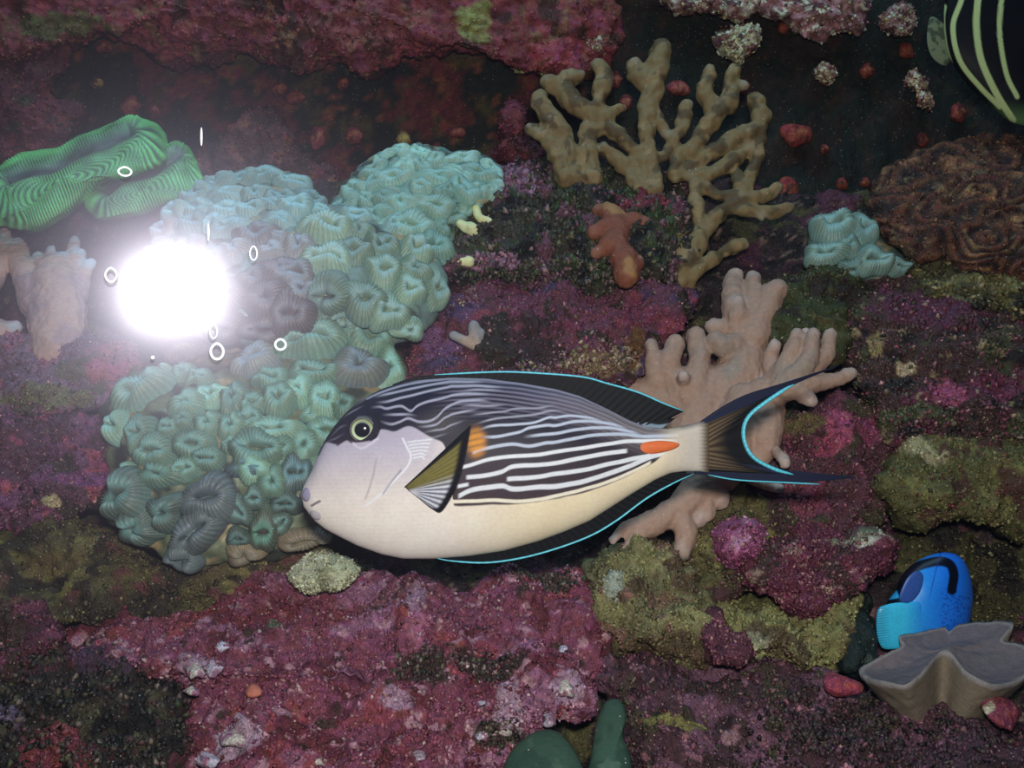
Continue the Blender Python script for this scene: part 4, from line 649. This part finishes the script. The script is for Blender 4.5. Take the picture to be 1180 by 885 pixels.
def fish_color(px, py, G):
    c = np.empty(px.shape+(3,))
    belly = lin((240, 222, 190)); mid = lin((240, 228, 220)); lav = lin((180, 172, 192)); ped = lin((196, 186, 176))
    u = sstep(480, 640, px)[..., None]; c[:] = mid*(1-u)+belly*u
    w = (sstep(600, 500, py)*(1-sstep(470, 560, px)))[..., None]; c = c*(1-w)+lav*w
    w = sstep(740, 800, px)[..., None]; c = c*(1-w)+ped*w
    c *= (1+.05*fbm(G, 60, 2, 3))[..., None]
    c *= 1-.02*(np.sin(py*1.3+.02*(px-430)**1)*sstep(520, 480, px))[..., None]
    _b = spline(BND, 300, False); _b = _b[np.argsort(_b[:, 0])]; yb = np.interp(px, _b[:, 0], _b[:, 1]); wob = .8*pn(G, 120, 9)
    dark = sstep(1.2, -1.2, py-yb-wob)*(1-sstep(752, 790, px))
    t = sstep(470, 580, py)[..., None]; dk = lin((26, 28, 46))*(1-t)+lin((72, 60, 66))*t
    # fine grey lines of the upper back
    tp = ftop(px); dep = py-tp; bk = sstep(490, 540, px)*sstep(50, 14, dep+(px-640)*.06); 
    ph = np.sin(2*np.pi*(dep+.035*(px-500)+1.5*pn(G, 50, 2))/4.9)*.5+.5
    kc = sstep(560, 680, px)[..., None]; g = lin((112, 106, 128))*((.12+.45*kc)+(1.0-.25*kc)*ph[..., None]**1.3); r2 = sstep(600, 740, px)[..., None]; g = g*(1-r2)+lin((128, 120, 124))*(.7+.45*ph[..., None])*r2
    dk = dk*(1-bk[..., None])+g*bk[..., None]
    # dotted hatch behind the head
    hz = np.exp(-(((px-508)/24)**2+((py-487)/14)**2)); dk = dk*(1-hz[..., None]*.6)+lin((96, 90, 92))*(.5+.8*(np.sin(px*2.1+py*1.4)[..., None] > 0))*hz[..., None]*.6
    for pts, wd in STR:
        pts = np.array(pts); o = np.argsort(pts[:, 0]); xs, ys = pts[o, 0], pts[o, 1]; q = spline(np.stack([xs, ys], -1), 200, False) if len(xs) > 2 else np.stack([xs, ys], -1); q = q[np.argsort(q[:, 0])]; y = np.interp(px, q[:, 0], q[:, 1])+.5*pn(G, 90, int(ys[0]))
        inx = (px > xs[0]-1)*(px < xs[-1]+1); fd = 22 if wd < 3.3 else 4; m = sstep(wd/2+.9, wd/2-.7, np.abs(py-y))*sstep(0, fd, px-xs[0]+2)*sstep(0, fd, xs[-1]-px+2)
        col = lin((225, 228, 236)) if wd > 3.9 else (lin((186, 194, 214)) if wd > 2.8 or ys.mean() > 478 and wd > 2.5 else lin((160, 160, 180)) if wd > 2.2 else lin((150, 150, 166)))
        if ys.mean() > 560: col = lin((244, 234, 216))
        m = (m*.97)[..., None]; dk = dk*(1-m)+col*m
    a = sstep(470, 455, px)[..., None]*.0
    org = np.exp(-(((px-549)/11)**2+((py-510)/17)**2)**2)[..., None]; orgc = lin((226, 150, 44)); yd = np.abs(np.sin((py+.25*px)*.42))[..., None]
    dk = dk*(1-org*(.4+.5*yd))+orgc*org*(.4+.5*yd)
    c = c*(1-dark[..., None])+dk*dark[..., None]
    # rear of the gill cover, cheek lines
    def line(pts, wd, col, k):
        nonlocal c
        P_ = spline(z1(pts), 60, False); dmin = np.full(px.shape, 99.)
        box = (px > P_[:, 0].min()-6)&(px < P_[:, 0].max()+6)&(py > P_[:, 1].min()-6)&(py < P_[:, 1].max()+6)
        q = np.stack([px[box], py[box]], -1); dd = np.sqrt(((q[:, None]-P_[None])**2).sum(-1)).min(1); dmin[box] = dd
        m = (sstep(wd+.8, wd*.3, dmin)*k)[..., None]; c = c*(1-m)+lin(col)*m
    line([(610, 420), (635, 470), (655, 520), (635, 580), (560, 660), (480, 740), (400, 800)], 1.2, (238, 238, 250), .8)
    line([(600, 600), (550, 660), (500, 730)], 1.0, (120, 120, 150), .6)
    line([(460, 540), (440, 640), (400, 760)], 1.2, (150, 138, 140), .45)
    for q in range(6): line([(640+6*q, 440+18*q), (700+4*q, 432+18*q), (770-8*q, 425+22*q)], .8, (232, 236, 246), .7)
    line([(410, 280), (450, 290), (478, 330), (470, 390), (430, 430)], 1.4, (26, 26, 34), .85)
    line([(470, 420), (380, 475), (320, 440)], 1.4, (224, 222, 240), .5)
    line([(240, 455), (290, 425), (320, 440)], 1.6, (40, 34, 38), .85)
    line([(130, 510), (170, 430), (230, 340), (300, 270), (400, 205)], 2.2, (24, 26, 38), .9)
    line([(95, 800), (120, 785), (140, 775)], 1.5, (70, 56, 80), .8)
    tl = sstep(3.2, 1.6, dep)*sstep(455, 500, px)*(1-sstep(740, 760, px)); c = c*(1-tl[..., None]*.8)+lin((172, 166, 184))*tl[..., None]*.8
    tb = (sstep(803, 817, px+.8*np.sin(py*1.5)))[..., None]; c = c*(1-tb)+lin((84, 70, 54))*tb
    pd = (sstep(8, 0, dep)*sstep(770, 790, px))[..., None]; c = c*(1-pd*.7)+lin((60, 52, 58))*pd*.7
    return np.clip(c*1.05, 0.003, .92)
def striped_fish():
    nx, n1, n2 = 600, 270, 60
    x = _fx; s = np.linspace(-1, 1, n1); phi = np.arccos(-(s*.55+.45*np.sin(s*np.pi/2)))          # 0..pi from top to bottom, near side
    ph = np.r_[phi, np.pi+np.linspace(0, np.pi, n2+2)[1:-1]]
    t, b, w = ftop(x), fbot(x), fwid(x); mid = (t+b)/2; h = (b-t)/2
    PY = mid[:, None]-h[:, None]*np.cos(ph)[None]; PX = np.repeat(x[:, None], len(ph), 1); DP = FD-w[:, None]*np.sign(np.sin(ph))[None]*np.abs(np.sin(ph))[None]**1.0
    G = P(PX, PY, DP)
    # fine relief: cheek, gill cover step
    C = fish_color(PX, PY, P(PX, PY, FD))
    org = P(590, 540, FD); root = empty('striped_surgeonfish', org, 'large black and white striped surgeonfish with orange tail spine, swimming left across the centre', 'fish'); root['_o'] = [float(v) for v in org]
    n = len(ph); V = np.vstack([G.reshape(-1, 3), G[0].mean(0)[None], G[-1].mean(0)[None]]); Cv = np.vstack([C.reshape(-1, 3), C[0, :1], C[-1, :1]]); j = np.arange(n); m = nx
    F3 = np.vstack([np.stack([np.full(n, m*n), j, (j+1) % n], -1), np.stack([np.full(n, m*n+1), (m-1)*n+(j+1) % n, (m-1)*n+j], -1)])
    link('body', V, [gridf(m, n, True)[:, ::-1], F3], M_fish, root, Cv)
    def strip(name, inner, outer, nu, nv, colfn, thick=.0011, dfn=None, rays=0, mat=M_fin, parent=root, label=None):
        A = spline(inner, nu, False); B = spline(outer, nu, False); v = np.linspace(0, 1, nv)[None, :, None]
        Q = A[:, None]*(1-v)+B[:, None]*v; U = np.repeat(np.linspace(0, 1, nu)[:, None], nv, 1); Vv = np.repeat(np.linspace(0, 1, nv)[None], nu, 0)
        dd = FD+np.zeros_like(U) if dfn is None else dfn(U, Vv, Q)
        th = thick*(1-.75*Vv)*np.sqrt(np.clip(np.minimum(U, 1-U)*14+.12, 0, 1)); rl = .00012*np.cos(rays*2*np.pi*U)*(1-Vv*.5) if rays else 0
        Fr = P(Q[..., 0], Q[..., 1], dd-th+rl); Bk = P(Q[..., 0], Q[..., 1], dd+th+rl)
        C = colfn(U, Vv, Q); N0 = nu*nv
        rim = np.r_[np.arange(nv), np.arange(1, nu)*nv+nv-1, (nu-1)*nv+np.arange(nv-2, -1, -1), np.arange(nu-2, 0, -1)*nv]; r2 = np.roll(rim, -1)
        o = link(name, np.vstack([Fr.reshape(-1, 3), Bk.reshape(-1, 3)]), [gridf(nu, nv), gridf(nu, nv, off=N0)[:, ::-1], np.stack([rim, r2, r2+N0, rim+N0], -1)[:, ::-1]], mat, parent, np.vstack([C.reshape(-1, 3)]*2))
        if label: o['label'] = label
        return o
    def edge(parent, pts, r, dfn=lambda x, y: FD, col=(.2, .7, .82), name='fin_margin', taper=True):
        q = spline(pts, 120, False); c = P(q[:, 0], q[:, 1], np.array([dfn(a, b) for a, b in q])); rr = r*FD/FPX*(np.sqrt(np.clip(np.minimum(np.linspace(0, 1, 120), np.linspace(1, 0, 120))*8+.05, 0, 1)) if taper else np.ones(120))
        rr = rr*(1+.06*np.sin(np.arange(120)*1.7))
        tg = np.gradient(c, axis=0); tg /= np.linalg.norm(tg, axis=1)[:, None]; u = np.cross(tg, [0, 1, 0]); u /= np.linalg.norm(u, axis=1)[:, None]; w = np.cross(tg, u); th = np.linspace(0, 2*np.pi, 8, endpoint=False)
        G = c[:, None]+rr[:, None, None]*(np.cos(th)[None, :, None]*u[:, None]+np.sin(th)[None, :, None]*w[:, None]*.0+2.2*np.sin(th)[None, :, None]*w[:, None])
        o = link(name, G, [gridf(120, 8, True), np.array([[0, 1, 2, 3, 4, 5, 6, 7][::-1]]), np.array([[119*8+i for i in range(8)]])], M_edge, parent, None); o['label'] = 'thin bright cyan fin margin'; return o
    blk = lin((14, 15, 21))*.8
    def darkfin(U, V_, Q): 
        c = np.tile(blk, U.shape+(1,)); r = (.5+.5*np.cos(U*90*np.pi))[..., None]; c = c*(.93+.14*r)
        e = sstep(.10, .0, V_)[..., None]*.3; return c*(1-e)+lin((90, 88, 104))*e
    dout = [(452, 443), (475, 435), (500, 432), (560, 429), (600, 429), (668, 434), (700, 442), (735, 452), (765, 465), (788, 474)]
    din = [(455, 447), (480, 443), (520, 441), (560, 441), (600, 445), (640, 453), (668, 460), (700, 475), (728, 488), (756, 491)]
    do = strip('dorsal_fin', din, dout, 240, 20, darkfin, rays=40); edge(do, dout[2:], 1.15)
    dlobe = strip('dorsal_fin_rear', [(728, 488), (745, 493), (762, 495)], [(756, 478), (775, 482), (787, 475)], 40, 8, lambda U, V_, Q: np.where((V_ < .35)[..., None], lin((120, 140, 156)), blk), rays=0)
    aout = [(498, 642), (520, 645), (560, 646), (600, 640), (640, 629), (680, 614), (710, 597), (745, 572), (775, 556), (799, 546)]
    ain = [(500, 640), (525, 639), (560, 635), (600, 627), (640, 614), (680, 596), (705, 582), (730, 566), (755, 551), (776, 543)]
    an = strip('anal_fin', ain, [(x, y+4*math.sin(math.pi*i/9)) for i, (x, y) in enumerate(aout)], 240, 20, darkfin, rays=40); edge(an, [(x, y+3.4*math.sin(math.pi*i/9)) for i, (x, y) in enumerate(aout)], 1.2)
    tin = [(806, 487), (812, 497), (815, 512), (814, 528), (806, 543)]
    tout = [(964, 422), (905, 447), (881, 464), (864, 478), (856, 492), (857, 510), (868, 528), (891, 541), (925, 549), (983, 551)]
    def tailcol(U, V_, Q):
        c = np.tile(blk, U.shape+(1,)); r = (.5+.5*np.cos(U*26*np.pi))[..., None]; b = sstep(.62, .0, V_)[..., None]*sstep(.02, .16, U)[..., None]*sstep(.99, .86, U)[..., None]
        c = c*(1-b)+(lin((112, 94, 72))*r+lin((58, 46, 38))*(1-r))*b; e = sstep(.07, .0, U)[..., None]*.7; c = c*(1-e)+lin((44, 62, 124))*e; return c
    def tailU(inner, outer): pass
    tl = strip('tail_fin', tin, tout, 220, 50, tailcol, rays=13, thick=.0014)
    edge(tl, [(915, 443), (905, 448), (881, 464), (864, 478), (857, 492), (858, 510), (868, 527), (891, 540), (915, 547)], 2.4)
    edge(tl, [(815, 547), (850, 553), (905, 556), (945, 558)], 1.0)
    # fill the lower and upper outer edges of the crescent
    for nm, a, bb in (('tail_lobe', [(806, 486), (833, 468), (861, 454), (903, 441), (965, 421)], [(830, 500), (858, 482), (872, 468), (903, 448), (966, 422)]), ('tail_lobe', [(800, 541), (850, 534), (900, 541), (984, 549)], [(800, 546), (850, 553), (905, 557), (985, 551)])):
        strip(nm, a, bb, 80, 10, lambda U, V_, Q, nm=nm: np.tile(lin((30, 34, 56)), U.shape+(1,)), thick=.001)
    # pectoral fin fans out from behind the gill cover
    def pd(U, V_, Q): return fsurf(Q[..., 0], Q[..., 1])-.0025-.012*V_*(.4+.6*np.sin(np.pi*U))
    def pc(U, V_, Q):
        r = (.5+.5*np.cos(U*30*np.pi))[..., None]; ol = lin((126, 116, 66)); wh = lin((226, 228, 240)); t = sstep(.42, .62, U)[..., None]
        c = (ol*(.75+.35*r))*(1-t)+(wh*r+lin((110, 108, 124))*(1-r))*t
        k = np.maximum(sstep(.14, .07, U), sstep(.80, .9, V_))[..., None]; w2 = (sstep(.25, .1, V_)*sstep(.5, .8, U))[..., None]; c = c*(1-w2)+lin((220, 214, 224))*w2
        return c*(1-k)+lin((24, 24, 30))*k
    strip('pectoral_fin', [(466, 561), (468, 562), (470, 564), (472, 566), (475, 568)], [(543, 489), (539, 512), (534, 536), (526, 560), (516, 579), (507, 589), (496, 584)], 150, 36, pc, dfn=pd, rays=15, thick=.0006, label='olive and white pectoral fin with black edges')
    # eye
    ec = (418.5, 495); ed = float(fsurf(*ec))+.002; ctr = P(*ec, ed); n_, m_ = 48, 22; th = np.linspace(0, 2*np.pi, n_, endpoint=False); rr = np.linspace(0.03, 1, m_); R = 17.2*ed/FPX
    def dome(nm, R, hgt, colfn, parent, z0=0, n2=m_):
        G = np.array([[ctr+np.array([R*1.04*r*math.cos(a), -z0-hgt*math.sqrt(max(0, 1-r*r)), R*r*math.sin(a)]) for a in th] for r in np.linspace(.02, 1, n2)])
        Gb = ctr+np.array([0, .004, 0])+(G[-1]-ctr)*.9; G = np.concatenate([G, Gb[None]], 0); C = np.array([[colfn(r, a) for a in th] for r in np.r_[np.linspace(.02, 1, n2), 1]])
        V = np.vstack([G.reshape(-1, 3), G[0].mean(0)[None], G[-1].mean(0)[None]]); j = np.arange(n_); M_ = len(G)
        return link(nm, V, [gridf(M_, n_, True)[:, ::-1], np.stack([np.full(n_, M_*n_), j, (j+1) % n_], -1), np.stack([np.full(n_, M_*n_+1), (M_-1)*n_+(j+1) % n_, (M_-1)*n_+j], -1)], M_eye, parent, np.vstack([C.reshape(-1, 3), C[0, :1], C[-1, :1]]))
    def ic(r, a):
        if r > .84: return lin((30, 30, 38))
        if r > .76: return lin((120, 116, 110))
        if r > .70: return lin((40, 40, 40))
        g = .5-.5*math.sin(a+.3); return lin((150, 158, 120))*(1-g)+lin((222, 238, 196))*g if r > .5 else lin((70, 80, 90))
    ey = dome('eye', R, .0045, ic, root); dome('pupil', R*.5, .0016, lambda r, a: lin((10, 12, 24)), ey, z0=.0036, n2=10)
    # lips
    for ol, nm in (([(348, 574), (349, 566), (355, 560), (363, 561), (371, 569), (373, 575), (364, 577), (355, 580)], 'upper_lip'), ([(357, 590), (360, 583), (366, 578), (374, 580), (380, 588), (378, 598), (368, 600), (360, 597)], 'lower_lip')):
        rock(nm, ol, 'lilac upper lip' if nm[0] == 'u' else None, d=FD-.0035, T=.0042, back=.006, base=(172, 163, 198) if nm[0] == 'u' else (206, 196, 206), parent=root, mat=M_fish, disp=((.0003, 200),), step=1.2, k=1.0, prof=2.0)
    rock('tail_spine', [(721, 519), (732, 512), (755, 508), (772, 508.5), (783, 512), (775, 518), (755, 523), (730, 524.5)], 'bright orange tail spine patch', d=float(fsurf(750, 516))+.0006, T=.0022, back=.002, base=(240, 108, 22), parent=root, mat=M_fish, disp=((.0001, 200),), step=1.2, k=1.15, prof=2.0)
M_eye = flatmat('eye_surface', None, .12, .6, mott=.02)
striped_fish()

# ------------------------------------------------------------------ blue fish behind the cup coral
def blue_fish():
    d = .705; org = P(1070, 700, d); root = empty('blue_tang', org, 'bright blue fish with black curved band, half hidden behind the grey cup coral', 'fish'); root['_o'] = [float(v) for v in org]
    band = spline([(1036, 676), (1046, 660), (1062, 651), (1080, 647), (1094, 650), (1099, 662), (1097, 680)], 80, False)
    band2 = spline([(1036, 676), (1040, 690), (1030, 694), (1012, 696)], 40, False)
    def col(px, py, rr, th, C, G, d0):
        q = np.stack([px, py], -1); b = np.sqrt(((q[..., None, :]-band)**2).sum(-1)).min(-1); b2 = np.sqrt(((q[..., None, :]-band2)**2).sum(-1)).min(-1)
        t = sstep(1010, 1100, px)[..., None]; c = lin((46, 168, 224))*(1-t)+lin((24, 110, 232))*t; c = c*1.25
        sp = (sstep(.1, .3, pn(G, 600, 3))*sstep(1080, 1090, px)*sstep(675, 690, py))[..., None]; c = c*(1-sp*.6)+lin((20, 50, 130))*sp*.6
        m = np.maximum(sstep(6.5, 4.5, b), sstep(5, 3, b2))[..., None]; c = c*(1-m)+lin((8, 12, 30))*m
        l = sstep(1.4, .6, np.abs(px-1068-(py-700)*-.25))[..., None]*sstep(700, 670, py)[..., None]; c = c*(1-l*.5)+lin((14, 50, 120))*l*.5
        return np.clip(c, .002, .9)
    rock('body', [(1020, 700), (1032, 680), (1040, 662), (1058, 646), (1078, 638), (1096, 637), (1110, 646), (1119, 668), (1121, 694), (1116, 722), (1102, 756), (1076, 776), (1044, 770), (1022, 740)], None, d=d, T=.022, back=.022, parent=root, mat=M_blue, edge=col, disp=((.0005, 80),), step=1.1, prof=2.1, k=1)
    rock('pectoral_fin', [(1036, 690), (1044, 668), (1056, 658), (1064, 664), (1060, 682), (1048, 694)], 'small blue pectoral fin', d=d-.026, T=.0015, parent=root, mat=M_blue, disp=((.0002, 200),), step=1.2, k=1, base=(26, 84, 176))
    def fr(px, py, rr, th, C, G, d0):
        w = (.5+.5*np.cos(py*2.2+px*.3))[..., None]; e = sstep(1030, 1012, px)[..., None]; t = sstep(1036, 1066, px)[..., None]; c = (lin((56, 184, 226))*(1-t)+lin((40, 140, 228))*t)*1.2; return np.clip(c*(1-w*e*.7), 0, .9)
    rock('anal_fin', [(1011, 704), (1020, 697), (1040, 694), (1062, 696), (1066, 730), (1050, 744), (1030, 748), (1016, 746), (1010, 728)], 'cyan comb edged fin', d=d-.02, T=.003, parent=root, mat=M_blue, disp=((.0002, 200),), step=1.0, k=1, edge=fr)
blue_fish()
# ------------------------------------------------------------------ black fish with pale bands, top right
def banded_fish():
    d = .93; org = P(1210, 20, d); root = empty('banded_fish', org, 'black fish with curved pale yellow green stripes cut off at top right corner', 'fish'); root['_o'] = [float(v) for v in org]
    z5 = lambda L: [(860+x/2.603, y/2.603) for x, y in L]
    S = [(z5([(680, -120), (645, 0), (620, 80), (640, 180), (700, 260), (760, 320)]), 2.8), (z5([(710, -120), (695, 0), (690, 80), (705, 180), (750, 280), (800, 360)]), 3.6), (z5([(775, -100), (765, 0), (760, 100), (780, 220), (812, 290)]), 2.6), (z5([(595, 20), (590, 60), (596, 130), (612, 190)]), 2.2), ([(1200, -60), (1192, 20), (1200, 90), (1215, 130)], 3), ([(1235, -60), (1230, 20), (1240, 100)], 3)]
    S = [(spline(a, 90, False), w) for a, w in S]
    def col(px, py, rr, th, C, G, d0):
        c = np.tile(lin((14, 14, 20)), px.shape+(1,)); q = np.stack([px, py], -1)
        g = (sstep(112, 150, py)*sstep(1120, 1150, px))[..., None]; c = c*(1-g)+lin((70, 96, 60))*2.2*g
        for s, w in S:
            b = np.sqrt(((q[..., None, :]-s)**2).sum(-1)).min(-1); m = sstep(w+1, w-.6, b)[..., None]; c = c*(1-m)+lin((150, 164, 112))*1.75*m
        return np.clip(c, .003, .9)
    rock('body', [(1092, -20), (1088, 10), (1089, 45), (1098, 74), (1122, 105), (1148, 128), (1172, 143), (1210, 146), (1260, 128), (1310, 90), (1345, 45), (1320, 0), (1280, -50), (1220, -90), (1150, -95), (1110, -60)], None, d=d, T=.024, back=.024, parent=root, mat=M_fish, edge=col, disp=((.0004, 60),), step=1.5, prof=2.1, k=1)
    rock('tail_fin', [(1094, 40), (1086, 26), (1072, 20), (1068, 45), (1074, 66), (1090, 76), (1098, 60)], 'pale translucent tail fin', d=d+.002, T=.0025, parent=root, mat=M_fin, base=(96, 104, 76), mottles=[((60, 66, 50), 90, .1)], disp=((.0003, 200),), step=1.4, k=1)
    rock('eye', [(1308, 20), (1316, 12), (1324, 20), (1316, 28)], None, d=d-.019, T=.003, parent=root, mat=M_eye, base=(20, 20, 20), disp=((.0001, 100),), step=1.4, k=1)
banded_fish()

# ------------------------------------------------------------------ water drops on the outside of the pane
M_drop = flatmat('water_drop', (.6, .62, .66), .25, .8, .55, .02)  # pale base colour stands in for the flash glint on the drops
def drop(px, py, rx, ry, kind, label, group=None):
    c = on_glass(px, py, .0006); d = c[1]; u = np.cross(GN, [0, 0, 1]); u /= np.linalg.norm(u); w = np.array([0, 0, 1.0]); n, m = 40, 10
    th = np.linspace(0, 2*np.pi, n, endpoint=False); ph = np.linspace(0, 2*np.pi, m, endpoint=False); sx, sy = rx*d/FPX, ry*d/FPX
    if kind == 'ring':
        tr = .24*min(sx, sy)
        G = np.array([[c+u*math.cos(a)*(sx*(1-.25*max(0, math.sin(a))**2)+tr*math.cos(b))+w*math.sin(a)*(sy+tr*math.cos(b))-GN*tr*.5*math.sin(b) for b in ph] for a in th])
        F = [gridf(n, m, True), np.stack([(n-1)*m+np.arange(m), (n-1)*m+(np.arange(m)+1) % m, (np.arange(m)+1) % m, np.arange(m)], -1)]; V = G
    else:
        G = np.array([[c+u*math.cos(a)*sx*math.sin(b)+w*math.sin(a)*sy*math.sin(b)-GN*.6*min(sx, sy)*math.cos(b) for a in th] for b in np.linspace(.03, math.pi-.03, m)])
        V = np.vstack([G.reshape(-1, 3), G[0].mean(0)[None], G[-1].mean(0)[None]]); j = np.arange(n)
        F = [gridf(m, n, True), np.stack([np.full(n, m*n), (j+1) % n, j], -1), np.stack([np.full(n, m*n+1), (m-1)*n+j, (m-1)*n+(j+1) % n], -1)]
    o = link('water_drop', V, F, M_drop); tag(o, label, 'drop', group)
drop(128, 317, 6, 8, 'ring', 'ring shaped water drop on the glass left of the glare')
drop(292, 292, 4, 8, 'ring', 'slim pointed water drop ring on the glass, right above the glare')
drop(250, 405, 7, 9, 'ring', 'larger double ring water drop on the glass below the glare')
drop(246, 382, 4, 8, 'ring', 'teardrop ring on the glass just above the larger double ring')
drop(144, 198, 7, 5, 'ring', 'faint curved water drop ring over the green coral')
drop(240, 268, 1.6, 11, 'bead', 'thin bright vertical water streak on the glass above the glare')
drop(323, 397, 6, 6, 'ring', 'faint water drop ring right of the larger double ring')
drop(176, 412, 2.4, 2.4, 'bead', 'tiny bright water bead on the glass below the glare')
drop(232, 158, 1.4, 11, 'bead', 'faint vertical water streak near the top of the green coral')
for o in SC.objects:
    if '_o' in o: del o['_o']
